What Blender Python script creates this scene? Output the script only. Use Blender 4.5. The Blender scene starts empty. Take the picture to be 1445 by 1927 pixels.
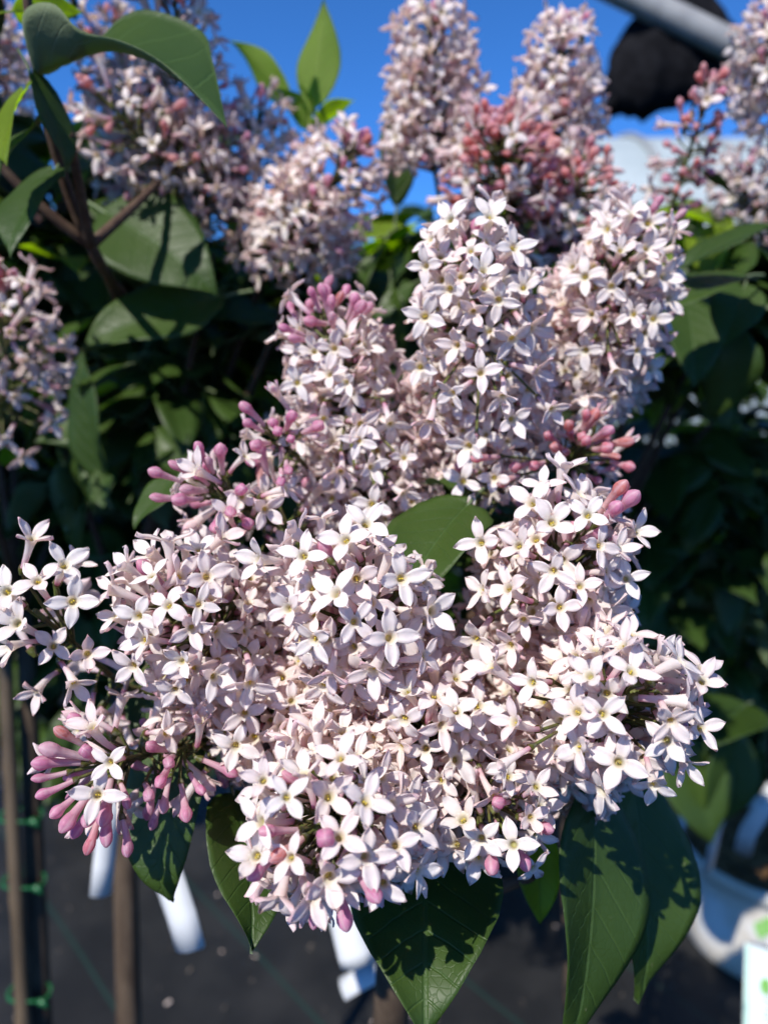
import bpy, bmesh, math, random
import numpy as np
from mathutils import Vector, Matrix, Quaternion

# ------------------------------------------------------------------ camera, sky, sun, exposure
S = bpy.context.scene
COL = S.collection
R = math.radians
PITCH = R(11.0)
CAM = Vector((0, 0, 1.02))
FWD = Vector((0, math.cos(PITCH), -math.sin(PITCH)))
UPV = Vector((0, math.sin(PITCH), math.cos(PITCH)))
RGT = Vector((1, 0, 0))
cam_data = bpy.data.cameras.new('camera')
cam = bpy.data.objects.new('camera', cam_data)
COL.objects.link(cam)
cam.location = CAM
cam.rotation_euler = (R(90) - PITCH, 0, 0)
cam_data.sensor_fit = 'HORIZONTAL'
cam_data.sensor_width = 26.0
cam_data.lens = 26.0
cam_data.clip_start = 0.01
cam_data.clip_end = 3000
cam_data.dof.use_dof = True
cam_data.dof.focus_distance = 0.205
cam_data.dof.aperture_fstop = 8.5
S.camera = cam

TO_SUN = Vector((-0.36, -0.57, 0.74)).normalized()
SUN_EL = math.asin(TO_SUN.z)
world = bpy.data.worlds.new('World')
S.world = world
world.use_nodes = True
wn = world.node_tree.nodes
wl = world.node_tree.links
bg = wn['Background']
sky = wn.new('ShaderNodeTexSky')
sky.sky_type = 'NISHITA'
sky.sun_disc = False
sky.sun_elevation = SUN_EL
sky.sun_rotation = math.atan2(TO_SUN.x, TO_SUN.y)
sky.altitude = 6000
sky.air_density = 1.0
sky.dust_density = 0.0
sky.ozone_density = 10.0
hsv = wn.new('ShaderNodeHueSaturation')      # the clear deep blue of dry air
hsv.inputs['Saturation'].default_value = 1.1
wl.new(sky.outputs[0], hsv.inputs['Color'])
wl.new(hsv.outputs[0], bg.inputs[0])
bg.inputs[1].default_value = 0.098

sun_data = bpy.data.lights.new('sun', 'SUN')
sun_data.energy = 2.5
sun_data.angle = R(0.5)
sun_data.color = (1.0, 0.955, 0.89)
sun = bpy.data.objects.new('sun', sun_data)
COL.objects.link(sun)
sun.rotation_euler = (-TO_SUN).to_track_quat('-Z', 'Y').to_euler()
sun.location = (0, 0, 4)

S.view_settings.view_transform = 'Standard'
S.view_settings.look = 'None'
S.view_settings.exposure = 1.36
S.view_settings.gamma = 1.0
S.render.engine = 'CYCLES'
S.cycles.use_denoising = True
S.cycles.max_bounces = 20
S.cycles.diffuse_bounces = 16
S.cycles.glossy_bounces = 3
S.cycles.transmission_bounces = 16
S.cycles.caustics_reflective = False
S.cycles.caustics_refractive = False


def P(px, py, d):
    """photograph pixel + distance along the view axis -> world point"""
    return CAM + FWD * d + RGT * ((px - 722.5) / 1445 * d) + UPV * ((963.5 - py) / 1445 * d)


def cam_vec(r, u, t):
    """vector from components right, up and towards the camera"""
    return (RGT * r + UPV * u - FWD * t).normalized()


# ------------------------------------------------------------------ materials
def new_mat(name):
    m = bpy.data.materials.new(name)
    m.use_nodes = True
    nt = m.node_tree
    b = nt.nodes['Principled BSDF']
    return m, nt, nt.nodes, nt.links, b


def N(nt, kind, **kw):
    n = nt.nodes.new(kind)
    for k, v in kw.items():
        setattr(n, k, v)
    return n


def math_node(nt, op, a, b=None, c=None, clamp=False):
    n = nt.nodes.new('ShaderNodeMath')
    n.operation = op
    n.use_clamp = clamp
    for i, v in enumerate((a, b, c)):
        if v is None:
            continue
        if isinstance(v, (int, float)):
            n.inputs[i].default_value = v
        else:
            nt.links.new(v, n.inputs[i])
    return n.outputs[0]


def mix_col(nt, fac, a, b, blend='MIX'):
    n = nt.nodes.new('ShaderNodeMix')
    n.data_type = 'RGBA'
    n.blend_type = blend
    for sock, v in ((n.inputs[0], fac), (n.inputs[6], a), (n.inputs[7], b)):
        if isinstance(v, (int, float)):
            sock.default_value = v
        elif isinstance(v, tuple):
            sock.default_value = (*v, 1)
        else:
            nt.links.new(v, sock)
    return n.outputs[2]


def map_range(nt, v, a, b, c=0.0, d=1.0, smooth=True):
    n = nt.nodes.new('ShaderNodeMapRange')
    n.interpolation_type = 'SMOOTHSTEP' if smooth else 'LINEAR'
    nt.links.new(v, n.inputs[0])
    for i, x in enumerate((a, b, c, d)):
        n.inputs[i + 1].default_value = x
    return n.outputs[0]


def rand_value(nt):
    """a random number per object, or per piece of a joined mesh (attribute tint)"""
    oi = N(nt, 'ShaderNodeObjectInfo')
    at = N(nt, 'ShaderNodeAttribute', attribute_name='tint')
    return math_node(nt, 'FRACT', math_node(nt, 'ADD', oi.outputs['Random'], at.outputs['Fac']))


def make_petal_mat():
    m, nt, ns, ls, b = new_mat('petal')
    at = N(nt, 'ShaderNodeAttribute', attribute_name='Col')
    rnd = rand_value(nt)
    pink = math_node(nt, 'MULTIPLY', math_node(nt, 'POWER', rnd, 2.2), 0.40)
    tinted = mix_col(nt, pink, at.outputs['Color'], (0.97, 0.85, 0.86), 'MULTIPLY')
    tc = N(nt, 'ShaderNodeTexCoord')
    nz = N(nt, 'ShaderNodeTexNoise')
    nz.inputs['Scale'].default_value = 520
    nz.inputs['Detail'].default_value = 2
    ls.new(tc.outputs['Object'], nz.inputs['Vector'])
    blot = map_range(nt, nz.outputs['Fac'], 0.35, 0.75, 0.0, 0.16)
    tinted = mix_col(nt, map_range(nt, nz.outputs['Fac'], 0.45, 0.70, 0.0, 0.22), tinted, (0.88, 0.82, 0.83))
    colr = mix_col(nt, blot, tinted, (0.93, 0.86, 0.84), 'MULTIPLY')
    ls.new(colr, b.inputs['Base Color'])
    b.inputs['Roughness'].default_value = 0.45
    b.inputs['Specular IOR Level'].default_value = 0.3
    bump = N(nt, 'ShaderNodeBump')
    bump.inputs['Strength'].default_value = 0.25
    bump.inputs['Distance'].default_value = 0.0004
    ls.new(nz.outputs['Fac'], bump.inputs['Height'])
    ls.new(bump.outputs[0], b.inputs['Normal'])
    tr = N(nt, 'ShaderNodeBsdfTranslucent')
    ls.new(mix_col(nt, 1.0, colr, (1.0, 0.94, 0.88), 'MULTIPLY'), tr.inputs['Color'])
    mx = N(nt, 'ShaderNodeMixShader')
    mx.inputs[0].default_value = 0.54
    ls.new(b.outputs[0], mx.inputs[1])
    ls.new(tr.outputs[0], mx.inputs[2])
    ls.new(mx.outputs[0], ns['Material Output'].inputs['Surface'])
    return m


def make_leaf_mat(name, top, under, trans, tmix=0.42, rough=0.46, fine=True, k=1.0):
    m, nt, ns, ls, b = new_mat(name)
    at = N(nt, 'ShaderNodeAttribute', attribute_name='leafuv')
    sp = N(nt, 'ShaderNodeSeparateXYZ')
    ls.new(at.outputs['Vector'], sp.inputs[0])
    u, v, side = sp.outputs
    av = math_node(nt, 'ABSOLUTE', v)
    mid = map_range(nt, av, 0.012, 0.045, 1.0, 0.0)
    q = math_node(nt, 'SUBTRACT', u, math_node(nt, 'MULTIPLY', math_node(nt, 'POWER', av, 1.15), 0.30))
    tc = N(nt, 'ShaderNodeTexCoord')
    if fine:
        nz = N(nt, 'ShaderNodeTexNoise')
        nz.inputs['Scale'].default_value = 5 * k
        ls.new(tc.outputs['Object'], nz.inputs['Vector'])
        q = math_node(nt, 'ADD', q, math_node(nt, 'MULTIPLY', nz.outputs['Fac'], 0.03))
    fr = math_node(nt, 'FRACT', math_node(nt, 'MULTIPLY', q, 7.5))
    dd = math_node(nt, 'ABSOLUTE', math_node(nt, 'SUBTRACT', fr, 0.5))
    sv = map_range(nt, dd, 0.015, 0.06, 1.0, 0.0)
    sv = math_node(nt, 'MULTIPLY', sv, map_range(nt, av, 0.55, 0.95, 0.75, 0.1))
    if fine:
        # fine net of small veins
        vo = N(nt, 'ShaderNodeTexVoronoi')
        vo.feature = 'DISTANCE_TO_EDGE'
        vo.inputs['Scale'].default_value = 30 * k
        ls.new(tc.outputs['Object'], vo.inputs['Vector'])
        net = map_range(nt, vo.outputs['Distance'], 0.0, 0.10, 1.0, 0.0)
    vein = math_node(nt, 'MAXIMUM', mid, sv)
    rnd = rand_value(nt)
    nz2 = N(nt, 'ShaderNodeTexNoise')
    nz2.inputs['Scale'].default_value = 3.5 * k if fine else 2.0
    nz2.inputs['Detail'].default_value = 4 if fine else 0
    ls.new(tc.outputs['Object'], nz2.inputs['Vector'])
    var = math_node(nt, 'ADD', math_node(nt, 'MULTIPLY', rnd, 0.6), math_node(nt, 'MULTIPLY', nz2.outputs['Fac'], 0.5))
    t2 = tuple(min(1, c * f) for c, f in zip(top, (1.75, 1.5, 1.3)))
    topc = mix_col(nt, var, top, t2)
    topc = mix_col(nt, math_node(nt, 'MULTIPLY', vein, 0.33), topc, tuple(min(1, c * 2.2 + 0.02) for c in top))
    undc = mix_col(nt, math_node(nt, 'MULTIPLY', vein, 0.6), under, tuple(min(1, c * 1.5 + 0.02) for c in under))
    colr = mix_col(nt, side, topc, undc)
    if fine:
        # small scars and specks of dust
        sc = N(nt, 'ShaderNodeTexNoise')
        sc.inputs['Scale'].default_value = 26 * k
        sc.inputs['Detail'].default_value = 1
        ls.new(tc.outputs['Object'], sc.inputs['Vector'])
        scar = map_range(nt, sc.outputs['Fac'], 0.77, 0.81, 0.0, 0.4)
        colr = mix_col(nt, scar, colr, (0.30, 0.27, 0.16))
    ls.new(colr, b.inputs['Base Color'])
    rg = N(nt, 'ShaderNodeMix')
    rg.inputs[2].default_value = rough
    rg.inputs[3].default_value = 0.75
    ls.new(side, rg.inputs[0])
    ls.new(rg.outputs[0], b.inputs['Roughness'])
    b.inputs['Specular IOR Level'].default_value = 0.42
    if fine:
        bump = N(nt, 'ShaderNodeBump')
        bump.inputs['Strength'].default_value = 0.55
        bump.inputs['Distance'].default_value = 0.0008
        h = math_node(nt, 'SUBTRACT', math_node(nt, 'MULTIPLY', nz2.outputs['Fac'], 0.6),
                      math_node(nt, 'ADD', math_node(nt, 'MULTIPLY', vein, 0.8), math_node(nt, 'MULTIPLY', net, 0.12)))
        ls.new(h, bump.inputs['Height'])
        ls.new(bump.outputs[0], b.inputs['Normal'])
    tr = N(nt, 'ShaderNodeBsdfTranslucent')
    trc = mix_col(nt, math_node(nt, 'MULTIPLY', vein, 0.5), trans, tuple(c * 0.45 for c in trans))
    ls.new(trc, tr.inputs['Color'])
    mx = N(nt, 'ShaderNodeMixShader')
    mx.inputs[0].default_value = tmix
    ls.new(b.outputs[0], mx.inputs[1])
    ls.new(tr.outputs[0], mx.inputs[2])
    ls.new(mx.outputs[0], ns['Material Output'].inputs['Surface'])
    return m


def make_noise_mat(name, c1, c2, scale=40, rough=0.7, bump=0.3, dist=0.001, spec=0.3, stretch=None, detail=5):
    m, nt, ns, ls, b = new_mat(name)
    tc = N(nt, 'ShaderNodeTexCoord')
    vec = tc.outputs['Object']
    if stretch:
        mp = N(nt, 'ShaderNodeMapping')
        mp.inputs['Scale'].default_value = stretch
        ls.new(vec, mp.inputs[0])
        vec = mp.outputs[0]
    nz = N(nt, 'ShaderNodeTexNoise')
    nz.inputs['Scale'].default_value = scale
    nz.inputs['Detail'].default_value = detail
    ls.new(vec, nz.inputs['Vector'])
    f = map_range(nt, nz.outputs['Fac'], 0.3, 0.7)
    ls.new(mix_col(nt, f, c1, c2), b.inputs['Base Color'])
    b.inputs['Roughness'].default_value = rough
    b.inputs['Specular IOR Level'].default_value = spec
    bp = N(nt, 'ShaderNodeBump')
    bp.inputs['Strength'].default_value = bump
    bp.inputs['Distance'].default_value = dist
    ls.new(nz.outputs['Fac'], bp.inputs['Height'])
    ls.new(bp.outputs[0], b.inputs['Normal'])
    return m


M_PETAL = make_petal_mat()
M_LEAF = make_leaf_mat('lilac_leaf', (0.034, 0.070, 0.013), (0.170, 0.220, 0.110), (0.16, 0.30, 0.02))
M_LEAF_W = make_leaf_mat('lilac_leaf_curled', (0.034, 0.070, 0.013), (0.190, 0.235, 0.125), (0.16, 0.30, 0.02), 0.34, k=14.0)
M_LEAF_B = make_leaf_mat('lilac_leaf_plain', (0.034, 0.070, 0.013), (0.150, 0.200, 0.090), (0.16, 0.30, 0.02), fine=False)
M_LEAF_LIT = make_leaf_mat('lilac_leaf_sunlit', (0.150, 0.220, 0.024), (0.200, 0.260, 0.060), (0.62, 0.80, 0.05), 0.66, 0.5, fine=False)  # lilac leaf with the glow of sun painted into its yellow-green colour
M_STEM = make_noise_mat('green_stem', (0.105, 0.135, 0.030), (0.085, 0.060, 0.030), 260, 0.55, 0.3, 0.0004)
M_BARK = make_noise_mat('bark', (0.045, 0.030, 0.020), (0.085, 0.060, 0.040), 90, 0.85, 0.7, 0.002, 0.2, (1, 1, 0.25))
M_TWIG = make_noise_mat('twig_bark', (0.060, 0.033, 0.022), (0.095, 0.060, 0.038), 200, 0.7, 0.5, 0.0006)
M_CANE = make_noise_mat('bamboo', (0.11, 0.078, 0.046), (0.06, 0.042, 0.024), 60, 0.5, 0.2, 0.001, 0.4, (1, 1, 0.15))
M_TAPE = make_noise_mat('green_tape', (0.008, 0.085, 0.025), (0.012, 0.12, 0.035), 80, 0.4, 0.3, 0.001, 0.5)
M_WHITE = make_noise_mat('white_plastic', (0.60, 0.61, 0.61), (0.52, 0.53, 0.53), 25, 0.38, 0.1, 0.0005, 0.5)
M_POT = make_noise_mat('stained_white_pot', (0.74, 0.74, 0.71), (0.52, 0.46, 0.36), 11, 0.5, 0.15, 0.001, 0.4)
M_FALLEN = make_noise_mat('fallen_petal', (0.62, 0.52, 0.46), (0.48, 0.36, 0.28), 60, 0.7)
M_SOIL = make_noise_mat('bark_mulch', (0.30, 0.165, 0.068), (0.13, 0.072, 0.034), 45, 0.95, 1.0, 0.012, 0.1)
M_PIPE = make_noise_mat('galvanised_pipe', (0.30, 0.30, 0.29), (0.22, 0.22, 0.22), 30, 0.45, 0.2, 0.001, 0.5)
M_CLOTH = make_noise_mat('black_shade_cloth', (0.006, 0.006, 0.007), (0.012, 0.012, 0.014), 60, 1.0, 0.6, 0.004, 0.05)
M_FILM = make_noise_mat('white_tunnel_film', (0.36, 0.41, 0.42), (0.30, 0.35, 0.36), 3, 0.5, 0.3, 0.02, 0.4)
M_CARD = make_noise_mat('pale_mint_card', (0.74, 0.82, 0.77), (0.68, 0.78, 0.72), 12, 0.45, 0.05, 0.0005, 0.4)
M_GPRINT = make_noise_mat('green_print', (0.20, 0.46, 0.10), (0.28, 0.55, 0.16), 30, 0.5, 0.0)
M_KPRINT = make_noise_mat('grey_print', (0.16, 0.17, 0.18), (0.22, 0.23, 0.24), 30, 0.5, 0.0)


def make_fabric_mat():
    m, nt, ns, ls, b = new_mat('weed_fabric')
    tc = N(nt, 'ShaderNodeTexCoord')
    sp = N(nt, 'ShaderNodeSeparateXYZ')
    mp = N(nt, 'ShaderNodeMapping')
    mp.inputs['Rotation'].default_value = (0, 0, FABRIC_ROT)
    ls.new(tc.outputs['Object'], mp.inputs[0])
    ls.new(mp.outputs[0], sp.inputs[0])
    w1 = math_node(nt, 'SINE', math_node(nt, 'MULTIPLY', sp.outputs[0], 2 * math.pi / 0.003))
    w2 = math_node(nt, 'SINE', math_node(nt, 'MULTIPLY', sp.outputs[1], 2 * math.pi / 0.003))
    weave = math_node(nt, 'MULTIPLY', w1, w2)
    nz = N(nt, 'ShaderNodeTexNoise')
    nz.inputs['Scale'].default_value = 9
    nz.inputs['Detail'].default_value = 8
    ls.new(tc.outputs['Object'], nz.inputs['Vector'])
    dust = map_range(nt, nz.outputs['Fac'], 0.35, 0.75)
    c = mix_col(nt, dust, (0.005, 0.0051, 0.0053), (0.018, 0.0175, 0.0167))
    x = math_node(nt, 'ADD', math_node(nt, 'DIVIDE', sp.outputs[0], FABRIC_STEP), FABRIC_OFF)
    fr = math_node(nt, 'ABSOLUTE', math_node(nt, 'SUBTRACT', math_node(nt, 'FRACT', x), 0.5))
    stripe = map_range(nt, fr, 0.010, 0.016, 1.0, 0.0)
    c = mix_col(nt, math_node(nt, 'MULTIPLY', stripe, 0.8), c, (0.005, 0.030, 0.023))
    ls.new(c, b.inputs['Base Color'])
    b.inputs['Roughness'].default_value = 0.6
    bp = N(nt, 'ShaderNodeBump')
    bp.inputs['Strength'].default_value = 0.5
    bp.inputs['Distance'].default_value = 0.0015
    ls.new(math_node(nt, 'ADD', math_node(nt, 'MULTIPLY', weave, 0.25), math_node(nt, 'MULTIPLY', nz.outputs['Fac'], 2.5)), bp.inputs['Height'])
    ls.new(bp.outputs[0], b.inputs['Normal'])
    return m


def ground_hit(px, py):
    d = (P(px, py, 1.0) - CAM)
    return CAM + d * (-CAM.z / d.z)


_g1, _g2, _g3 = ground_hit(70, 1670), ground_hit(215, 1895), ground_hit(930, 1890)
_dir = (_g2 - _g1).normalized()
FABRIC_ROT = -math.atan2(_dir.y, _dir.x) + math.pi / 2
_ca, _sa = math.cos(FABRIC_ROT), math.sin(FABRIC_ROT)
_x1 = _ca * _g1.x - _sa * _g1.y
_x3 = _ca * _g3.x - _sa * _g3.y
FABRIC_STEP = abs(_x3 - _x1) / 2
FABRIC_OFF = 0.5 - _x1 / FABRIC_STEP
M_FABRIC = make_fabric_mat()

# ------------------------------------------------------------------ mesh helpers


def link(o):
    COL.objects.link(o)
    return o


class MB:
    """collects vertices and faces; build() links them as one mesh object"""

    def __init__(self):
        self.v, self.f = [], []

    def add(self, verts, faces):
        k = len(self.v)
        self.v.extend([tuple(p) for p in verts])
        self.f.extend([tuple(i + k for i in f) for f in faces])

    def tube(self, pts, radii, n=8, cap=True):
        pts = [Vector(p) for p in pts]
        k = len(self.v)
        m = len(pts)
        up = Vector((0.31, 0.17, 0.94))
        prev = None
        for i, p in enumerate(pts):
            t = (pts[min(i + 1, m - 1)] - pts[max(i - 1, 0)]).normalized()
            if prev is None:
                a = t.cross(up if abs(t.dot(up)) < 0.95 else Vector((1, 0, 0))).normalized()
            else:
                a = (prev - t * prev.dot(t)).normalized()
            prev = a
            b = t.cross(a)
            r = radii[i] if hasattr(radii, '__len__') else radii
            for j in range(n):
                an = 2 * math.pi * j / n
                self.v.append(tuple(p + a * (math.cos(an) * r) + b * (math.sin(an) * r)))
        for i in range(m - 1):
            for j in range(n):
                self.f.append((k + i * n + j, k + i * n + (j + 1) % n, k + (i + 1) * n + (j + 1) % n, k + (i + 1) * n + j))
        if cap:
            self.f.append(tuple(k + j for j in reversed(range(n))))
            self.f.append(tuple(k + (m - 1) * n + j for j in range(n)))

    def lathe(self, prof, n=32, center=(0, 0, 0), cap=False):
        k = len(self.v)
        for (r, z) in prof:
            for j in range(n):
                an = 2 * math.pi * j / n
                self.v.append((center[0] + r * math.cos(an), center[1] + r * math.sin(an), center[2] + z))
        for i in range(len(prof) - 1):
            for j in range(n):
                self.f.append((k + i * n + j, k + i * n + (j + 1) % n, k + (i + 1) * n + (j + 1) % n, k + (i + 1) * n + j))

    def mesh(self, name, mat, smooth=True):
        me = bpy.data.meshes.new(name)
        me.from_pydata(self.v, [], self.f)
        me.materials.append(mat)
        if smooth:
            me.polygons.foreach_set('use_smooth', [True] * len(me.polygons))
        me.update()
        return me

    def build(self, name, mat, parent=None, smooth=True):
        o = bpy.data.objects.new(name, self.mesh(name, mat, smooth))
        link(o)
        if parent is not None:
            place(o, parent, Matrix.Identity(4))
        return o


WORLD_LOC = {}


def place(o, parent, M):
    """parent o and give it the world matrix M (parents are never rotated or scaled)"""
    o.parent = parent
    pl = WORLD_LOC.get(parent.name, Vector((0, 0, 0)))
    o.matrix_basis = Matrix.Translation(-pl) @ M
    return o


def empty(name, loc, parent=None, label=None, cat=None, group=None):
    o = bpy.data.objects.new(name, None)
    o.empty_display_size = 0.02
    link(o)
    loc = Vector(loc)
    WORLD_LOC[o.name] = loc
    if parent is not None:
        place(o, parent, Matrix.Translation(loc))
    else:
        o.location = loc
    if label:
        o['label'] = label
    if cat:
        o['category'] = cat
    if group:
        o['group'] = group
    return o


def tag(o, label, cat, group=None):
    o['label'] = label
    o['category'] = cat
    if group:
        o['group'] = group
    return o


# ------------------------------------------------------------------ florets and buds (millimetres, +Z out of the cluster)
TUBE = 13.0
WHITE = np.array((0.950, 0.937, 0.915))
BLUSH = np.array((0.905, 0.765, 0.765))
PINK = np.array((0.700, 0.300, 0.450))
CREAM = np.array((0.800, 0.760, 0.520))
GREEN = np.array((0.130, 0.150, 0.035))


def lerp(a, b, t):
    return np.asarray(a) * (1 - t) + np.asarray(b) * t


def sstep(a, b, x):
    t = min(1, max(0, (x - a) / (b - a)))
    return t * t * (3 - 2 * t)


class FlowerMesh:
    def __init__(self):
        self.v, self.f, self.c = [], [], []

    def rings(self, rows, n, lobes=0.0, phase=0.0, closed=False):
        """rows: (r, z, colour, lobe amount)"""
        k = len(self.v)
        for r, z, c, lb in rows:
            for j in range(n):
                a = 2 * math.pi * j / n
                rr = r * (1 + lb * math.cos(4 * (a - phase)))
                self.v.append((rr * math.cos(a), rr * math.sin(a), z))
                self.c.append(c)
        for i in range(len(rows) - 1):
            for j in range(n):
                self.f.append((k + i * n + j, k + i * n + (j + 1) % n, k + (i + 1) * n + (j + 1) % n, k + (i + 1) * n + j))
        if closed:
            self.f.append(tuple(k + (len(rows) - 1) * n + j for j in range(n)))

    def blob(self, c, r, col, n=6):
        k = len(self.v)
        rows = 4
        for i in range(rows):
            ph = math.pi * (i + 0.5) / rows
            for j in range(n):
                a = 2 * math.pi * j / n
                self.v.append((c[0] + r[0] * math.sin(ph) * math.cos(a), c[1] + r[1] * math.sin(ph) * math.sin(a), c[2] - r[2] * math.cos(ph)))
                self.c.append(col)
        for i in range(rows - 1):
            for j in range(n):
                self.f.append((k + i * n + j, k + i * n + (j + 1) % n, k + (i + 1) * n + (j + 1) % n, k + (i + 1) * n + j))
        self.f.append(tuple(k + (rows - 1) * n + j for j in range(n)))

    def mesh(self, name, bend=None):
        v = np.array(self.v, dtype=float)
        if bend is not None:           # a gentle curve of the tube
            z = np.clip(v[:, 2], 0, TUBE) / TUBE
            v[:, 0] += bend[0] * (z * (1 - z)) * 2
            v[:, 1] += bend[1] * (z * (1 - z)) * 2
        me = bpy.data.meshes.new(name)
        me.from_pydata((v * 0.001).tolist(), [], self.f)
        at = me.color_attributes.new('Col', 'FLOAT_COLOR', 'POINT')
        c = np.ones((len(v), 4))
        c[:, :3] = np.array(self.c)
        at.data.foreach_set('color', c.ravel())
        me.materials.append(M_PETAL)
        me.polygons.foreach_set('use_smooth', [True] * len(me.polygons))
        me.update()
        return me


def petal(fm, ang, rng, e0, e1, length, width, pinkness, r0=1.55, z0=TUBE, nu=8, nv=5, tipbrown=False):
    """one corolla lobe as a closed thin blade: upper and lower sheet joined along the rim"""
    ca, sa = math.cos(ang), math.sin(ang)
    path = [(r0, z0)]
    steps = nu - 1
    hook = rng.uniform(5, 55)
    sw = rng.uniform(-0.10, 0.10)
    for i in range(1, nu):
        s = i / steps
        e = e0 + (e1 - e0) * s ** 0.8
        if s > 0.72:
            e += hook * (s - 0.72) / 0.28
        er = R(e)
        path.append((path[-1][0] + length / steps * math.cos(er), path[-1][1] + length / steps * math.sin(er)))
    cup = rng.uniform(0.05, 0.42)
    curl = rng.uniform(0.0, 0.22)
    twist = R(rng.uniform(-13, 13))
    k = len(fm.v)
    tops, bots = [], []
    for i in range(nu):
        s = i / steps
        j0, j1 = max(0, i - 1), min(nu - 1, i + 1)
        tr, tz = path[j1][0] - path[j0][0], path[j1][1] - path[j0][1]
        l = math.hypot(tr, tz)
        nr, nz = -tz / l, tr / l
        if s < 0.40:
            w = width * (0.66 + 0.34 * math.sin(math.pi / 2 * s / 0.40))
        else:
            w = width * max(0.03, 1 - ((s - 0.40) / 0.60) ** 1.75)
        tw = twist * s
        for j in range(nv):
            q = -1 + 2 * j / (nv - 1)
            y = q * w
            h = cup * width * q * q * (0.35 + s) + curl * width * abs(q) ** 5 * s - 0.22 * width * math.exp(-(q / 0.28) ** 2) * (1 - 0.8 * s) + math.sin(tw) * y
            lat = y * math.cos(tw) + sw * length * s * s
            rr, zz = path[i][0] + nr * h, path[i][1] + nz * h
            th = 0.11 * (1 - 0.75 * q * q) * (1 if 0 < i < nu - 1 else 0.4)
            edge = abs(q) ** 3
            ctop = lerp(WHITE, CREAM, 0.40 * (1 - sstep(0.0, 0.22, s)))
            ctop = lerp(ctop, BLUSH, pinkness * (0.9 * edge + 1.2 * sstep(0.8, 1.0, s)))
            cbot = lerp(WHITE, BLUSH, min(1, 0.45 + pinkness * 1.1))
            cbot = lerp(cbot, PINK, pinkness * 0.75 * sstep(0.45, 1.0, s))
            if tipbrown and s > 0.8:
                ctop = lerp(ctop, (0.36, 0.20, 0.08), 0.8)
            jt = rng.uniform(0.955, 1.03)
            for lst, sg, cc in ((tops, 1, np.minimum(ctop * jt, 0.97)), (bots, -1, cbot * jt)):
                r2, z2 = rr + sg * nr * th, zz + sg * nz * th
                lst.append(((r2 * ca - lat * sa, r2 * sa + lat * ca, z2), cc))
    for lst in (tops, bots):
        for p, c in lst:
            fm.v.append(p)
            fm.c.append(c)
    m = nu * nv
    for i in range(nu - 1):
        for j in range(nv - 1):
            a = k + i * nv + j
            fm.f.append((a, a + nv, a + nv + 1, a + 1))
            a += m
            fm.f.append((a, a + 1, a + nv + 1, a + nv))
    for i in range(nu - 1):
        a, b = k + i * nv, k + (i + 1) * nv
        fm.f.append((a, a + m, b + m, b))
        a, b = a + nv - 1, b + nv - 1
        fm.f.append((a, b, b + m, a + m))
    a = k + (nu - 1) * nv
    for j in range(nv - 1):
        fm.f.append((a + j, a + j + m, a + j + 1 + m, a + j + 1))


def make_floret(seed, style, low=False):
    rng = random.Random(seed)
    fm = FlowerMesh()
    pk = rng.choice((0.1, 0.18, 0.3, 0.5)) if style != 'half' else rng.uniform(0.5, 0.9)
    n = 8 if low else 12
    base = lerp(PINK, BLUSH, rng.uniform(0.0, 0.6))
    midc = lerp(BLUSH, WHITE, rng.uniform(0.35, 0.85))
    # calyx with four teeth
    fm.rings([(0.55, -1.6, GREEN, 0), (1.0, -0.4, GREEN, 0), (1.30, 0.7, GREEN * 1.2, 0), (1.36, 1.5, lerp(GREEN, (0.20, 0.06, 0.06), 0.5), 0.12)], n)
    rows = [(0.85, 0.2, base, 0), (0.85, 2.0, base, 0), (0.95, 4.5, lerp(base, midc, 0.6), 0), (1.12, 7.5, midc, 0),
            (1.42, 10.3, lerp(midc, WHITE, 0.4), 0.02), (1.85, 12.2, lerp(midc, BLUSH, pk), 0.05), (2.0, 13.05, lerp(WHITE, BLUSH, pk), 0.05)]
    if low:
        rows = rows[::2]
    fm.rings(rows, n)
    # throat
    fm.rings([(1.95, 13.0, WHITE, 0.05), (1.35, 12.55, lerp(WHITE, CREAM, 0.6), 0), (0.95, 11.6, CREAM * 0.92, 0), (0.80, 10.6, (0.56, 0.52, 0.18), 0)], n, closed=True)
    if not low:
        a = rng.uniform(0, 3.14)
        zc = 11.95 if rng.random() < 0.7 else 11.3
        yc = (0.78, 0.68, 0.12) if rng.random() < 0.75 else (0.50, 0.40, 0.08)
        for sg in (-1, 1) if rng.random() < 0.75 else ():
            fm.blob((0.34 * sg * math.cos(a), 0.34 * sg * math.sin(a), zc), (0.28, 0.28, 0.55), yc)
    e = {'flat': (26, -4), 'up': (48, 22), 'reflex': (18, -48), 'half': (78, 62), 'mixed': (30, 0), 'droop': (12, -22), 'wilt': (40, -75)}[style]
    ph = rng.uniform(0, 6.28)
    L0 = rng.uniform(6.2, 7.2) if style != 'half' else rng.uniform(4.8, 5.6)
    for kx in range(4):
        d0 = rng.uniform(-12, 12) if style != 'mixed' else rng.uniform(-16, 38)
        d1 = rng.uniform(-14, 14) if style != 'mixed' else rng.uniform(-45, 45)
        petal(fm, ph + kx * math.pi / 2 + rng.uniform(-0.10, 0.10), rng, e[0] + d0, e[1] + d1,
              L0 * rng.uniform(0.93, 1.06), rng.uniform(1.78, 2.20) * (0.78 if style == 'half' else 1), pk,
              nu=5 if low else 8, nv=3 if low else 5, tipbrown=((style == 'mixed' and seed % 5 == 0 and kx == 1) or (style == 'wilt' and kx < 3)))
    return fm.mesh('floret', (rng.uniform(-1.4, 1.4), rng.uniform(-1.4, 1.4)))


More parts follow.
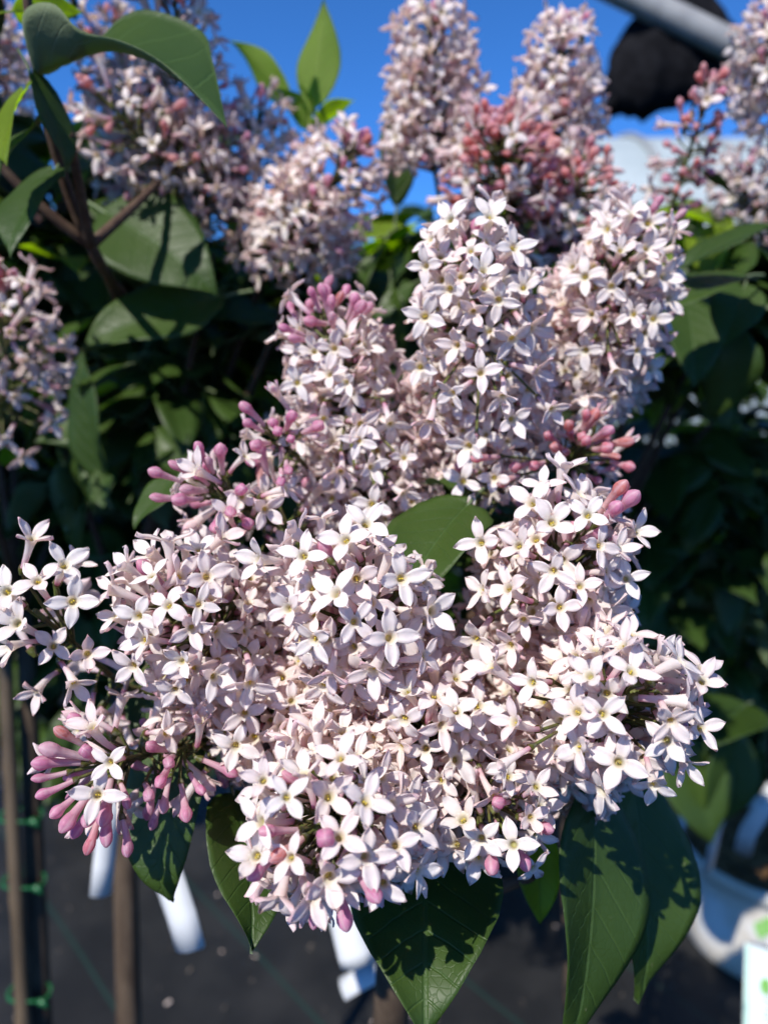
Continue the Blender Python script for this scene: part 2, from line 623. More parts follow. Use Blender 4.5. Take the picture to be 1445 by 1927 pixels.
def make_bud(seed, hue, low=False):
    """closed bud: slender tube and an egg-shaped head of four folded lobes"""
    rng = random.Random(seed)
    fm = FlowerMesh()
    n = 8 if low else 16
    head = {'pink': np.array((0.74, 0.34, 0.49)), 'coral': np.array((0.72, 0.27, 0.25)), 'pale': np.array((0.74, 0.46, 0.55))}[hue]
    head = lerp(head * rng.uniform(0.85, 1.08), (0.62, 0.20, 0.42), rng.choice((0, 0, 0.35)))
    tube = lerp(head, BLUSH, rng.uniform(0.45, 0.85))
    L = rng.uniform(7.0, 11.0)
    hr = rng.uniform(1.75, 2.35)
    hl = rng.uniform(4.6, 5.8)
    fm.rings([(0.55, -1.6, GREEN, 0), (1.0, -0.4, GREEN, 0), (1.28, 0.7, GREEN * 1.1, 0), (1.3, 1.4, lerp(GREEN, (0.20, 0.06, 0.06), 0.5), 0.1)], n)
    rows = [(0.85, 0.2, tube, 0), (0.95, L * 0.35, tube, 0), (1.15, L * 0.7, lerp(tube, head, 0.3), 0), (1.45, L, lerp(tube, head, 0.6), 0.02)]
    for s in (0.15, 0.35, 0.55, 0.75, 0.9, 0.98):
        r = 1.45 + (hr - 1.45) * math.sin(min(1, s / 0.45) * math.pi / 2) if s < 0.45 else hr * math.cos((s - 0.45) / 0.55 * math.pi / 2) ** 0.62
        rows.append((max(r, 0.12), L + hl * s, lerp(head, (0.80, 0.55, 0.62), 0.45 * sstep(0.75, 1, s)), 0.11 * sstep(0, 0.5, s)))
    ph = math.pi / 4 + rng.choice((0, math.pi / 8))
    k0 = len(fm.v)
    fm.rings(rows, n, closed=True, phase=ph)
    for i in range(k0, len(fm.v)):
        x, y, z = fm.v[i]
        if z > L + 0.4 and math.cos(4 * (math.atan2(y, x) - ph)) < -0.8:
            fm.c[i] = lerp(fm.c[i], (0.86, 0.66, 0.70), 0.55)
        elif z > 1.5:
            fm.c[i] = np.asarray(fm.c[i]) * rng.uniform(0.88, 1.08)
    return fm.mesh('flower_bud', (rng.uniform(-1.0, 1.0), rng.uniform(-1.0, 1.0)))


STYLES = ['flat', 'flat', 'flat', 'up', 'up', 'reflex', 'mixed', 'mixed', 'flat', 'droop', 'up', 'mixed', 'reflex', 'flat', 'up', 'mixed', 'reflex', 'up', 'wilt', 'droop', 'mixed', 'flat', 'up']
FLORETS = [make_floret(100 + i, s) for i, s in enumerate(STYLES)]
HERO = [m for m, s in zip(FLORETS, STYLES) if s in ('flat', 'up')]
HALF = [make_floret(200 + i, 'half') for i in range(4)]
FLORETS_LOW = [make_floret(300 + i, s, True) for i, s in enumerate(STYLES[:9])]
HALF_LOW = [make_floret(400 + i, 'half', True) for i in range(2)]
BUDS = {h: [make_bud(500 + i, h) for i in range(4)] for h in ('pink', 'coral', 'pale')}
BUDS_LOW = {h: [make_bud(600 + i, h, True) for i in range(3)] for h in ('pink', 'coral', 'pale')}
LOW_SET = set()


def dir_matrix(origin, d, roll, scale):
    q = Vector((0, 0, 1)).rotation_difference(d)
    return Matrix.Translation(origin) @ q.to_matrix().to_4x4() @ Matrix.Rotation(roll, 4, 'Z') @ Matrix.Scale(scale, 4)


POT_XY = P(1452, 1585, 1.354)
POT_XY.z = 0.14
PIECES = []     # (object, shrub, kind, world matrix, probe points)
TINT = random.Random(77)


def rand_unit(rng):
    while True:
        v = Vector((rng.uniform(-1, 1), rng.uniform(-1, 1), rng.uniform(-1, 1)))
        if 0.05 < v.length < 1:
            return v.normalized()


def flower_cluster(shrub, label, apex, base, reach=26, hue='pink', bud_tip=4, bud_frac=0.05, half_frac=0.08, heroes=(), buds=(), seed=1,
                   scale=1.0, low=False, spacing=7.9, inner=True, theta=(24, 104), tlen=1.0, apex_hole=8.5, maxn=400, stem_to=None, bud_zone=0.0, dense=False):
    """one panicle. apex/base: (px, py, depth) of the tip and foot of its axis; reach: how far the flower faces stand off the axis (mm)"""
    rng = random.Random(seed)
    A, B = P(*apex), P(*base)
    ax = (A - B).normalized()
    Lx = (A - B).length * tlen
    root = empty('flower_cluster', B, shrub)
    root['label'] = label
    sx = ax.cross(Vector((0.2, 0.3, 0.9))).normalized()
    sy = ax.cross(sx)
    scale *= 1.06 if low else 0.97
    if low and not dense:
        inner = False
        spacing *= 1.13
    mm = 0.001 * scale
    r_near = 17.0 * scale
    pa_, pb_ = rng.uniform(0, 6.28), rng.uniform(0, 6.28)
    flo, hal, bud = (FLORETS_LOW, HALF_LOW, BUDS_LOW) if low else (FLORETS, HALF, BUDS)
    faces = []       # (face point, direction, rachis point, kind)
    for h in heroes:
        F = P(*h[:3])
        hub = A - ax * (Lx * 0.12)
        d = ((F - hub).normalized() * 0.62 + (CAM - F).normalized() * 0.24 + Vector((-0.06, 0, 0.20)) + rand_unit(rng) * 0.36).normalized()
        faces.append((F, d, None, 'hero'))
    for h in buds:
        F = P(*h[:3])
        hub = P(*h[3:6]) if len(h) >= 6 else A - ax * (Lx * 0.1)
        d = (F - hub).normalized()
        faces.append((F, d, hub, 'bud'))
    pts = [f[0] for f in faces]

    def try_layer(k, mind, attempts, jit, tmin=0.0):
        fails = 0
        for _ in range(attempts):
            if len(faces) >= maxn or fails > 220:
                break
            t = tmin + (1 - tmin) * rng.random() ** 0.85
            phi = rng.uniform(0, 2 * math.pi)
            th = R(theta[0] + (theta[1] - theta[0]) * t ** 0.62)
            lump = 1 + 0.10 * math.sin(3 * phi + 5 * t + pa_) + 0.06 * math.sin(5 * phi - 9 * t + pb_)
            rho = (r_near + (reach - r_near) * math.sqrt(t)) * 0.001 * k * lump * rng.uniform(0.90, 1.08)
            radial = sx * math.cos(phi) + sy * math.sin(phi)
            d = ax * math.cos(th) + radial * math.sin(th)
            rp = A - ax * (t * Lx)
            F = rp + d * rho
            if (F - A).dot(ax) > 0 and ((F - A) - ax * (F - A).dot(ax)).length < apex_hole * mm:
                fails += 1
                continue
            if any((F - p).length < mind * mm for p in pts):
                fails += 1
                continue
            fails = 0
            d2 = (d + rand_unit(rng) * jit + Vector((0, 0, 0.10))).normalized()
            z = rng.random()
            kind = 'open'
            bz = bud_frac + (0.75 if t < bud_zone else 0)
            if z < bz:
                kind = 'bud'
            elif z < bz + half_frac:
                kind = 'half'
            faces.append((F, d2, rp, kind))
            pts.append(F)

    try_layer(1.0, spacing, 4000, 0.55)
    if inner:
        try_layer(0.72, spacing * 0.98, 1400, 0.55, 0.3 if apex_hole else 0)
    for i in range(bud_tip):
        a = rng.uniform(0, 6.28)
        d = (ax + (sx * math.cos(a) + sy * math.sin(a)) * rng.uniform(0.12, 0.75)).normalized()
        faces.append((A + d * rng.uniform(13, 18) * mm, d, A - ax * 0.002, 'bud'))
    st = MB()
    n_r = 6
    rach = [A - ax * (Lx * i / (n_r - 1)) for i in range(n_r)]
    if stem_to is not None:
        E = P(*stem_to)
        rach += [rach[-1].lerp(E, 0.5) + Vector((0, 0, -0.004)), E]
    st.tube(rach, [0.75 * mm + 0.9 * mm * i / len(rach) for i in range(len(rach))], 6 if low else 8)
    for F, d, rp, kind in faces:
        sc = mm * 1000 * rng.uniform(0.82, 1.12)
        if kind == 'bud':
            me = rng.choice(bud[hue if rng.random() < 0.8 else rng.choice(('pink', 'pale', 'coral'))])
            sc *= rng.uniform(0.8, 1.05)
        elif kind == 'half':
            me = rng.choice(hal)
        elif kind == 'hero':
            me = rng.choice(HERO if not low else flo)
        else:
            me = rng.choice(flo)
        org = F - d * (TUBE * 0.001 * sc)
        M = dir_matrix(org, d, rng.uniform(0, 6.28), sc)
        q = [F + d * 0.002]
        for a in range(4):
            an = a * math.pi / 2
            q.append(M @ Vector((0.0045 * math.cos(an), 0.0045 * math.sin(an), 0.0145)))
        PIECES.append((me, root, shrub, 'flower_bud' if kind == 'bud' else 'floret', M, q))
        if rp is None:
            rp = A - ax * (Lx * 0.25)
        foot = org - d * 0.0012 * scale
        tgt = rp - ax * min(0.5 * (foot - rp).length, 0.010)
        mid = foot.lerp(tgt, 0.45) - d * 0.0012
        st.tube([foot, mid, tgt], [0.55 * mm, 0.5 * mm, 0.6 * mm], 5, cap=False)
    st.build('stem', M_STEM, root)
    return root


# ------------------------------------------------------------------ leaves
LU = [0, .03, .08, .16, .28, .40, .55, .70, .82, .92, 1.0]
LF = [.03, .34, .60, .84, .98, 1.0, .89, .66, .40, .16, 0.0]


def leaf_mesh(seed, L=1.0, ratio=0.58, bend=20, fold=12, wave=0.05, tipcurl=20, nu=15, nv=9, mat=None, petiole=True, thick=0.004, name='leaf', roll=0):
    """ovate lilac leaf, unit length along +X, upper side +Z; closed blade of two sheets"""
    rng = random.Random(seed)
    W = L * ratio * 0.5
    v, uv, f = [], [], []
    x, z = 0.0, 0.0
    mids = []
    ph = rng.uniform(0, 6)
    for i in range(nu):
        u = i / (nu - 1)
        e = R(bend * 0.5 - bend * u - (tipcurl * max(0, u - 0.75) / 0.25))
        if i:
            x += L / (nu - 1) * math.cos(e)
            z += L / (nu - 1) * math.sin(e)
        mids.append((x, z, e))
    for sg in (0, 1):
        for i in range(nu):
            u = i / (nu - 1)
            w = W * float(np.interp(u, LU, LF))
            mx, mz, e = mids[i]
            for j in range(nv):
                q = -1 + 2 * j / (nv - 1)
                y = q * w
                h = abs(y) * math.tan(R(fold)) + wave * L * 0.5 * (abs(q) ** 2) * math.sin(u * 9 + ph + (1.3 if q > 0 else 0))
                vq = (u - 0.30 * abs(y / W) ** 1.15) * 7.5
                h += 0.010 * L * (1 - abs(q) ** 3) * (abs(math.sin(math.pi * (vq + 0.5))) - 0.6) * (1 if abs(q) > 0.05 else 0)
                h += math.sin(R(roll) * u) * y
                h -= sg * thick * L * (1 - abs(q) ** 4 * 0.9)
                back = -0.05 * L * (abs(q) ** 2) * max(0, 1 - u * 8)
                v.append((mx - math.sin(e) * h + back, y * math.cos(R(fold) * 0.5), mz + math.cos(e) * h))
                uv.append((u, y / W, sg))
    m = nu * nv
    for i in range(nu - 1):
        for j in range(nv - 1):
            a = i * nv + j
            f.append((a, a + nv, a + nv + 1, a + 1))
            a += m
            f.append((a, a + 1, a + nv + 1, a + nv))
        for a, fl in ((i * nv, 0), (i * nv + nv - 1, 1)):
            b = a + nv
            f.append((a, a + m, b + m, b) if not fl else (a, b, b + m, a + m))
    if petiole:
        k = len(v)
        pr = 0.014 * L
        pp = [(-0.26 * L, -0.05 * L), (-0.12 * L, -0.015 * L), (0.02 * L, -0.006 * L), (0.25 * L, mids[int(nu * .25)][1] - 0.008 * L)]
        for ii, (px_, pz_) in enumerate(pp):
            rr = pr * (1.0, 0.9, 0.8, 0.3)[ii]
            for j in range(5):
                a = 2 * math.pi * j / 5
                v.append((px_, rr * math.cos(a), pz_ + rr * math.sin(a)))
                uv.append((0.0, 0.0, 1))
        for ii in range(3):
            for j in range(5):
                f.append((k + ii * 5 + j, k + ii * 5 + (j + 1) % 5, k + (ii + 1) * 5 + (j + 1) % 5, k + (ii + 1) * 5 + j))
    me = bpy.data.meshes.new(name)
    me.from_pydata(v, [], f)
    at = me.attributes.new('leafuv', 'FLOAT_VECTOR', 'POINT')
    at.data.foreach_set('vector', np.array(uv, dtype=float).ravel())
    me.materials.append(mat or M_LEAF)
    me.polygons.foreach_set('use_smooth', [True] * len(me.polygons))
    me.update()
    return me


def leaf_matrix(base, tip_dir, normal, size):
    x = tip_dir.normalized()
    z = (normal - x * normal.dot(x)).normalized()
    y = z.cross(x)
    M = Matrix((x, y, z)).transposed().to_4x4()
    return Matrix.Translation(base) @ M @ Matrix.Scale(size, 4)


def hero_leaf(shrub, base, tip, normal, seed, ratio=0.6, bend=15, fold=10, wave=0.05, tipcurl=20, mat=None, roll=0, label=None, nu=25, nv=13):
    """leaf from foot to tip (px, py, depth); normal = (right, up, towards camera) of its upper side"""
    Bp, Tp = P(*base), P(*tip)
    chord = (Tp - Bp).length
    me = leaf_mesh(seed, 1.0, ratio, bend, fold, wave, tipcurl, nu, nv, mat, roll=roll)
    o = bpy.data.objects.new('leaf', me)
    link(o)
    M = leaf_matrix(Bp, Tp - Bp, cam_vec(*normal), chord * 1.03)
    place(o, shrub, M)
    if label:
        o['label'] = label
    return o


def surface_leaf(shrub, label, near, mid, far, nu=33, nv=13):
    """a curled leaf given by its near margin, midrib and far margin (px, py, depth along each)"""
    def curve(c, t):
        n = len(c) - 1
        x = min(max(t * n, 0), n - 1e-6)
        i = int(x)
        f = x - i
        p = [Vector(c[min(max(i + k, 0), n)]) for k in (-1, 0, 1, 2)]
        return 0.5 * ((2 * p[1]) + (p[2] - p[0]) * f + (2 * p[0] - 5 * p[1] + 4 * p[2] - p[3]) * f * f + (3 * p[1] - p[0] - 3 * p[2] + p[3]) * f ** 3)
    grid, uv = [], []
    for i in range(nu):
        t = i / (nu - 1)
        a, m, b = (P(*curve(c, t)) for c in (near, mid, far))
        w = float(np.interp(t, LU, LF))
        for j in range(nv):
            q = -1 + 2 * j / (nv - 1)
            p = m.lerp(a if q < 0 else b, abs(q))
            p = p + UPV * (-0.0022 * math.sin(math.pi * abs(q)) * w)
            vq = (t - 0.30 * abs(q * w) ** 1.15) * 7.5
            p = p + UPV * (0.0007 * (1 - abs(q) ** 3) * abs(math.sin(math.pi * (vq + 0.5))))
            grid.append(p)
            uv.append((t, q * max(w, 0.02)))
    v, at = [], []
    for sg in (0, 1):
        for i in range(nu):
            for j in range(nv):
                k = i * nv + j
                du = grid[min(i + 1, nu - 1) * nv + j] - grid[max(i - 1, 0) * nv + j]
                dv = grid[i * nv + min(j + 1, nv - 1)] - grid[i * nv + max(j - 1, 0)]
                nn = du.cross(dv)
                nn = nn.normalized() if nn.length > 1e-12 else Vector((0, 0, 1))
                v.append(tuple(grid[k] - nn * (0.00025 * sg)))
                at.append((uv[k][0], uv[k][1], sg))
    m_ = nu * nv
    f = []
    for i in range(nu - 1):
        for j in range(nv - 1):
            a = i * nv + j
            f.append((a, a + nv, a + nv + 1, a + 1))
            f.append((a + m_, a + 1 + m_, a + nv + 1 + m_, a + nv + m_))
        for a in (i * nv, i * nv + nv - 1):
            f.append((a, a + m_, a + nv + m_, a + nv))
    me = bpy.data.meshes.new('leaf')
    me.from_pydata(v, [], f)
    a = me.attributes.new('leafuv', 'FLOAT_VECTOR', 'POINT')
    a.data.foreach_set('vector', np.array(at, dtype=float).ravel())
    me.materials.append(M_LEAF_W)
    me.polygons.foreach_set('use_smooth', [True] * len(me.polygons))
    me.update()
    o = bpy.data.objects.new('leaf', me)
    link(o)
    place(o, shrub, Matrix.Identity(4))
    o['label'] = label
    return o


LEAVES = [leaf_mesh(700 + i, 1.0, r, b, fo, w, tc, 9, 5, M_LEAF_B) for i, (r, b, fo, w, tc) in enumerate(
    [(.60, 20, 12, .05, 20), (.55, 45, 18, .06, 30), (.64, 10, 8, .08, 10), (.58, -15, 14, .05, 25), (.52, 60, 22, .07, 40), (.62, 30, 5, .10, 15)])]
LEAVES_LIT = [leaf_mesh(750 + i, 1.0, r, b, fo, w, tc, 9, 5, M_LEAF_LIT) for i, (r, b, fo, w, tc) in enumerate([(.46, 20, 15, .05, 20), (.52, 35, 20, .06, 10)])]
LEAVES_FAR = [leaf_mesh(780 + i, 1.0, r, b, fo, w, tc, 6, 3, M_LEAF_B, petiole=False) for i, (r, b, fo, w, tc) in enumerate(
    [(.60, 20, 12, .05, 20), (.55, 45, 18, .06, 30), (.62, 10, 8, .08, 10)])]


def scatter_leaves(shrub, blobs, n, seed, size=(0.045, 0.075), lit_share=0.05, shell=0.5, up=0.75, far=False, keep=None):
    """leaves through the volume of ellipsoids (centre, radii); mostly facing up and outwards"""
    rng = random.Random(seed)
    out = []
    tot = sum(b[1][0] * b[1][1] * b[1][2] for b in blobs)
    for _try in range(n * 12):
        if len(out) >= n:
            break
        x = rng.uniform(0, tot)
        for c, r in blobs:
            x -= r[0] * r[1] * r[2]
            if x <= 0:
                break
        d = rand_unit(rng)
        k = shell + (1 - shell) * rng.random() ** 0.6
        p = c + Vector((d.x * r[0] * k, d.y * r[1] * k, d.z * r[2] * k))
        if keep and not keep(p):
            continue
        if any(-0.17 < q.x < 0.04 and -0.24 < q.y < -0.04 for q in (p - TO_SUN * ((p.z - z_) / TO_SUN.z) - POT_XY for z_ in (0.05, 0.16))):
            continue
        nrm = (d * 0.55 + Vector((0, 0, up)) + rand_unit(rng) * 0.55).normalized()
        tip = (d * 0.8 + Vector((0, 0, -0.35)) + rand_unit(rng) * 0.6)
        tip = (tip - nrm * tip.dot(nrm))
        if tip.length < 0.05:
            continue
        s = rng.uniform(*size)
        M = leaf_matrix(p - tip.normalized() * s * 0.5, tip, nrm, s)
        me = rng.choice(LEAVES_FAR) if far else (rng.choice(LEAVES_LIT) if rng.random() < lit_share else rng.choice(LEAVES))
        PIECES.append((me, shrub, shrub, 'leaf', M, [M @ Vector((0.3, 0, 0.01)), M @ Vector((0.55, 0, 0.01)), M @ Vector((0.4, 0.15, 0.03)), M @ Vector((0.4, -0.15, 0.03))]))
        out.append(p)
    return out


def in_view(p, margin=0.0):
    r = p - CAM
    d = r.dot(FWD)
    if d <= 0.02:
        return False, 0, 0, d
    x, y = 722.5 + 1445 * r.dot(RGT) / d, 963.5 - 1445 * r.dot(UPV) / d
    return (-margin < x < 1445 + margin and -margin < y < 1927 + margin), x, y, d


def branches(shrub, fork, targets, r0, seed, name='branch', mat=None, tip_r=0.0015):
    rng = random.Random(seed)
    for t in targets:
        L = (t - fork).length
        mid = fork.lerp(t, 0.5) + rand_unit(rng) * L * 0.10 + Vector((0, 0, -L * 0.06))
        b = MB()
        pts = []
        for i in range(9):
            s = i / 8
            pts.append(fork * (1 - s) ** 2 + mid * 2 * s * (1 - s) + t * s * s)
        b.tube(pts, [r0 + (tip_r - r0) * (i / 8) for i in range(9)], 7)
        b.build(name, mat or M_TWIG, shrub)


def trunk(shrub, pts, radii):
    b = MB()
    b.tube(pts, radii, 12)
    return b.build('trunk', M_BARK, shrub)


# ------------------------------------------------------------------ the ground
g = MB()
nx = 60
xs = [-400, -60, -12, -5] + [-3 + 6 * i / 40 for i in range(41)] + [5, 12, 60, 400]
ys = [-60, -8] + [-1 + 5 * i / 36 for i in range(37)] + [6, 10, 25, 80, 300, 900]
grng = random.Random(5)
for y in ys:
    for x in xs:
        inside = -3 <= x <= 3 and -1 <= y <= 4
        g.v.append((x, y, grng.uniform(-0.004, 0.004) if inside else 0.0))
for j in range(len(ys) - 1):
    for i in range(len(xs) - 1):
        a = j * len(xs) + i
        g.f.append((a, a + 1, a + 1 + len(xs), a + len(xs)))
ground = g.build('ground', M_FABRIC)
ground['kind'] = 'structure'
ground['label'] = 'black woven ground fabric with green stripes under the plants'

# ------------------------------------------------------------------ the lilac in front
front_base = P(735, 1927, 0.50)
front_base.z = 0.0
front = empty('lilac_shrub', front_base, None, 'lilac in sharp focus, laden with white and blush flower clusters in the foreground', 'shrub', 'lilac shrubs')
crotch = P(745, 1720, 0.36)
trunk(front, [front_base, front_base + Vector((0.004, -0.01, 0.25)), P(738, 2150, 0.44), P(735, 1927, 0.40), crotch],
      [0.013, 0.011, 0.010, 0.0095, 0.008])
HUBF = (760, 1420, 0.285)     # where the stems of the front heads come together
branches(front, crotch, [P(*HUBF), P(690, 1010, 0.33), P(900, 1000, 0.33), P(1090, 1010, 0.34), P(400, 1330, 0.29), P(1000, 1650, 0.29)], 0.0055, 3, tip_r=0.002)

FC = lambda label, *a, **k: flower_cluster(front, label, *a, **k)
FC('round white head with pink buds, lowest of the sharp clusters', (595, 1560, 0.188), (700, 1470, 0.262), 28, seed=11, bud_tip=2, bud_frac=0.04,
   heroes=[(540, 1500, .172), (495, 1468, .178), (640, 1425, .180), (690, 1507, .172), (640, 1575, .172), (590, 1690, .176), (480, 1612, .180), (545, 1615, .176),
           (690, 1615, .174), (745, 1590, .178), (785, 1560, .184), (620, 1655, .176), (790, 1640, .186), (720, 1665, .178), (570, 1455, .184)],
   buds=[(612, 1578, .168), (465, 1655, .178), (708, 1690, .172), (590, 1745, .182), (650, 1740, .180)], scale=0.96, stem_to=HUBF)
FC('white head at right of the foreground, tubes fanning against dark leaves', (1195, 1302, 0.203), (1040, 1370, 0.275), 26, seed=12, bud_tip=0, bud_frac=0.015, half_frac=0.05,
   heroes=[(1108, 1270, .190), (1190, 1262, .188), (1135, 1345, .188), (1085, 1338, .192), (1322, 1280, .196), (1255, 1395, .190), (1085, 1405, .192), (965, 1358, .200),
           (1000, 1285, .204), (922, 1255, .208), (945, 1440, .200), (1165, 1435, .190), (1290, 1440, .196), (1230, 1480, .196), (1130, 1490, .198), (1320, 1370, .200)],
   scale=0.97, stem_to=HUBF)
FC('dense white dome at the middle of the foreground beside a green leaf', (645, 1095, 0.212), (735, 1290, 0.275), 27, seed=13, bud_tip=1, bud_frac=0.0, half_frac=0.03,
   heroes=[(570, 1045, .200), (648, 1015, .202), (630, 1115, .196), (668, 1170, .196), (590, 1205, .198), (735, 1200, .198), (757, 1090, .202), (540, 1145, .200),
           (485, 1055, .208), (690, 985, .210), (605, 975, .214), (815, 1150, .208), (700, 1265, .202), (620, 1270, .202), (800, 1235, .206)], scale=0.97, stem_to=HUBF)
FC('white head between the loose left spray and the middle dome', (322, 1118, 0.222), (520, 1290, 0.285), 26, seed=14, bud_tip=1, bud_frac=0.01, half_frac=0.04,
   heroes=[(285, 1082, .210), (235, 1065, .214), (390, 1085, .210), (375, 1137, .206), (360, 1185, .206), (258, 1160, .208), (215, 1158, .214), (268, 1205, .208), (250, 1255, .212),
           (340, 1245, .208), (405, 1275, .210), (470, 1290, .212), (330, 1300, .214), (420, 1010, .226)], scale=0.97, stem_to=HUBF)
FC('loose white spray cut by the left edge of the picture', (65, 1148, 0.226), (230, 1290, 0.285), 22, seed=15, bud_tip=0, bud_frac=0.0, half_frac=0.06, maxn=24, inner=False, spacing=10,
   heroes=[(70, 1092, .212), (138, 1132, .210), (165, 1232, .212), (60, 1012, .222), (122, 1062, .218), (12, 1112, .218), (30, 1172, .214), (18, 1218, .216), (140, 1290, .220), (100, 1215, .222)],
   stem_to=(520, 1330, .29))
FC('hanging spray of closed pink buds with three open florets', (200, 1440, 0.222), (330, 1405, 0.250), 20, seed=16, bud_tip=0, bud_frac=0.6, half_frac=0.15, maxn=46, inner=False, spacing=5.6, theta=(35, 120),
   heroes=[(205, 1436, .206), (183, 1496, .206), (172, 1366, .210)],
   buds=[(160, 1412, .206, 185, 1440, .222), (130, 1345, .212), (105, 1372, .214), (90, 1410, .214), (70, 1437, .214), (62, 1466, .214), (75, 1497, .214), (105, 1530, .212), (125, 1552, .212),
         (165, 1545, .208), (200, 1590, .212), (165, 1600, .214), (240, 1610, .214), (195, 1540, .210), (280, 1500, .208, 265, 1450, .23), (240, 1520, .212), (140, 1570, .216)],
   stem_to=(450, 1370, .285))
FC('small side spray of drooping pink buds over a pale leaf', (322, 1418, 0.226), (400, 1390, 0.25), 17, seed=17, bud_tip=0, bud_frac=0.3, half_frac=0.3, maxn=15, inner=False, spacing=8, theta=(40, 120),
   buds=[(280, 1402, .214), (300, 1475, .212), (308, 1520, .216), (350, 1535, .216), (380, 1490, .214), (318, 1440, .210), (285, 1560, .222)], stem_to=(500, 1360, .285))
FC('white head with three rosy buds at its upper right', (1072, 1022, 0.228), (1000, 1190, 0.285), 25, seed=18, bud_tip=1, bud_frac=0.015, half_frac=0.06,
   heroes=[(1105, 968, .210), (1040, 1076, .208), (975, 1026, .212), (955, 1106, .212), (905, 1110, .216), (903, 1020, .220), (1055, 1144, .210), (1092, 1102, .212), (960, 1216, .214),
           (895, 1205, .218), (985, 1168, .214), (1020, 912, .222), (1000, 945, .220), (1165, 1030, .214), (1180, 1090, .220), (1060, 880, .224), (1150, 1150, .222), (1200, 1000, .222)],
   buds=[(1170, 915, .216), (1190, 935, .216), (1168, 945, .214), (1080, 985, .222)], scale=0.98, stem_to=(930, 1200, .31))
FC('shaded white flowers filling the hollow between the front heads', (800, 1350, 0.222), (790, 1420, 0.30), 30, seed=19, bud_tip=0, bud_frac=0.01, half_frac=0.05, theta=(10, 112), apex_hole=0,
   heroes=[(860, 1275, .216), (900, 1330, .216), (820, 1320, .218), (880, 1370, .216), (740, 1350, .216), (800, 1410, .214), (860, 1430, .216), (770, 1480, .212), (830, 1470, .214), (700, 1390, .216), (930, 1500, .212)], scale=0.97, stem_to=HUBF)
FC('white flowers with two purple buds, tucked under the right head', (930, 1530, 0.222), (860, 1430, 0.27), 22, seed=20, bud_tip=0, bud_frac=0.06, half_frac=0.08, theta=(20, 110),
   heroes=[(905, 1580, .206), (965, 1590, .206), (870, 1540, .206), (1000, 1540, .210), (1010, 1480, .204), (900, 1620, .212)], buds=[(925, 1632, .208), (995, 1640, .210), (1030, 1560, .212)], scale=0.95, stem_to=HUBF)
FC('pale flowers packed below the left head, half in shade', (470, 1335, 0.237), (620, 1380, 0.29), 24, seed=21, bud_tip=0, bud_frac=0.01, half_frac=0.06, theta=(10, 110), apex_hole=0,
   heroes=[(440, 1330, .229), (500, 1300, .225), (530, 1370, .225), (480, 1390, .227), (420, 1380, .231), (550, 1320, .225), (585, 1400, .221)], scale=0.97, stem_to=HUBF)
FC('bud-fringed white spray reaching out from behind, above the left head', (405, 925, 0.258), (560, 1010, 0.305), 23, seed=22, bud_tip=3, bud_frac=0.22, half_frac=0.14, maxn=60,
   heroes=[(370, 885, .240), (430, 965, .240), (500, 960, .244), (540, 920, .250)],
   buds=[(372, 838, .246), (390, 862, .240), (415, 845, .246), (290, 888, .246), (285, 935, .248), (335, 940, .240), (405, 995, .240), (435, 968, .236), (470, 990, .240), (320, 870, .25), (455, 920, .238)],
   scale=0.98, stem_to=(680, 1060, .33))
FC('cone of white flowers topped by rosy buds, behind the middle dome', (622, 612, 0.288), (705, 960, 0.318), 27, seed=23, bud_tip=3, bud_frac=0.012, half_frac=0.04, bud_zone=0.10, theta=(30, 96),
   heroes=[(628, 655, .268), (650, 720, .264), (560, 720, .268), (690, 650, .276), (680, 800, .258), (610, 790, .262), (675, 830, .256), (735, 800, .262), (560, 820, .266), (760, 930, .262), (700, 950, .258), (640, 890, .258), (700, 880, .258), (760, 860, .262)],
   buds=[(585, 545, .276), (605, 540, .278), (672, 550, .278), (700, 568, .28), (625, 590, .268), (680, 575, .272), (530, 615, .276), (545, 635, .272)], stem_to=(700, 1100, .335))
FC('knot of pink buds hugging the cone of white flowers', (520, 822, 0.268), (600, 900, 0.31), 18, seed=24, bud_tip=1, bud_frac=0.5, half_frac=0.2, maxn=22, inner=False, theta=(25, 100),
   buds=[(460, 765, .258), (465, 795, .256), (548, 825, .248), (550, 780, .256), (545, 888, .246), (528, 908, .246), (480, 838, .252), (600, 800, .252), (510, 790, .258)], stem_to=(680, 1060, .33))
FC('tall upright white cluster at centre top of the foreground plant', (885, 490, 0.268), (925, 840, 0.312), 27, seed=25, bud_tip=1, bud_frac=0.005, half_frac=0.03, theta=(32, 96),
   heroes=[(845, 412, .252), (922, 405, .252), (910, 506, .242), (845, 545, .246), (938, 566, .242), (890, 588, .242), (800, 500, .252), (800, 595, .248), (968, 465, .250), (965, 640, .240), (858, 650, .244),
           (945, 748, .240), (808, 795, .246), (985, 540, .250), (1000, 620, .254), (905, 700, .240), (850, 740, .242), (1010, 700, .250), (965, 790, .244), (1040, 770, .250), (880, 840, .246), (790, 690, .252)], stem_to=(900, 1050, .335))
FC('upright white cluster leaning right above the coral buds', (1185, 455, 0.300), (1090, 720, 0.335), 27, seed=26, bud_tip=3, bud_frac=0.02, half_frac=0.08, theta=(30, 98),
   heroes=[(1168, 470, .276), (1218, 465, .274), (1150, 540, .268), (1190, 590, .270), (1110, 590, .272), (1100, 520, .280), (1075, 500, .290), (1140, 430, .284), (1250, 520, .282), (1200, 660, .276), (1100, 660, .276), (1160, 700, .274), (1230, 600, .28), (1270, 430, .286)],
   buds=[(1245, 370, .292), (1290, 395, .296)], stem_to=(1060, 900, .35))
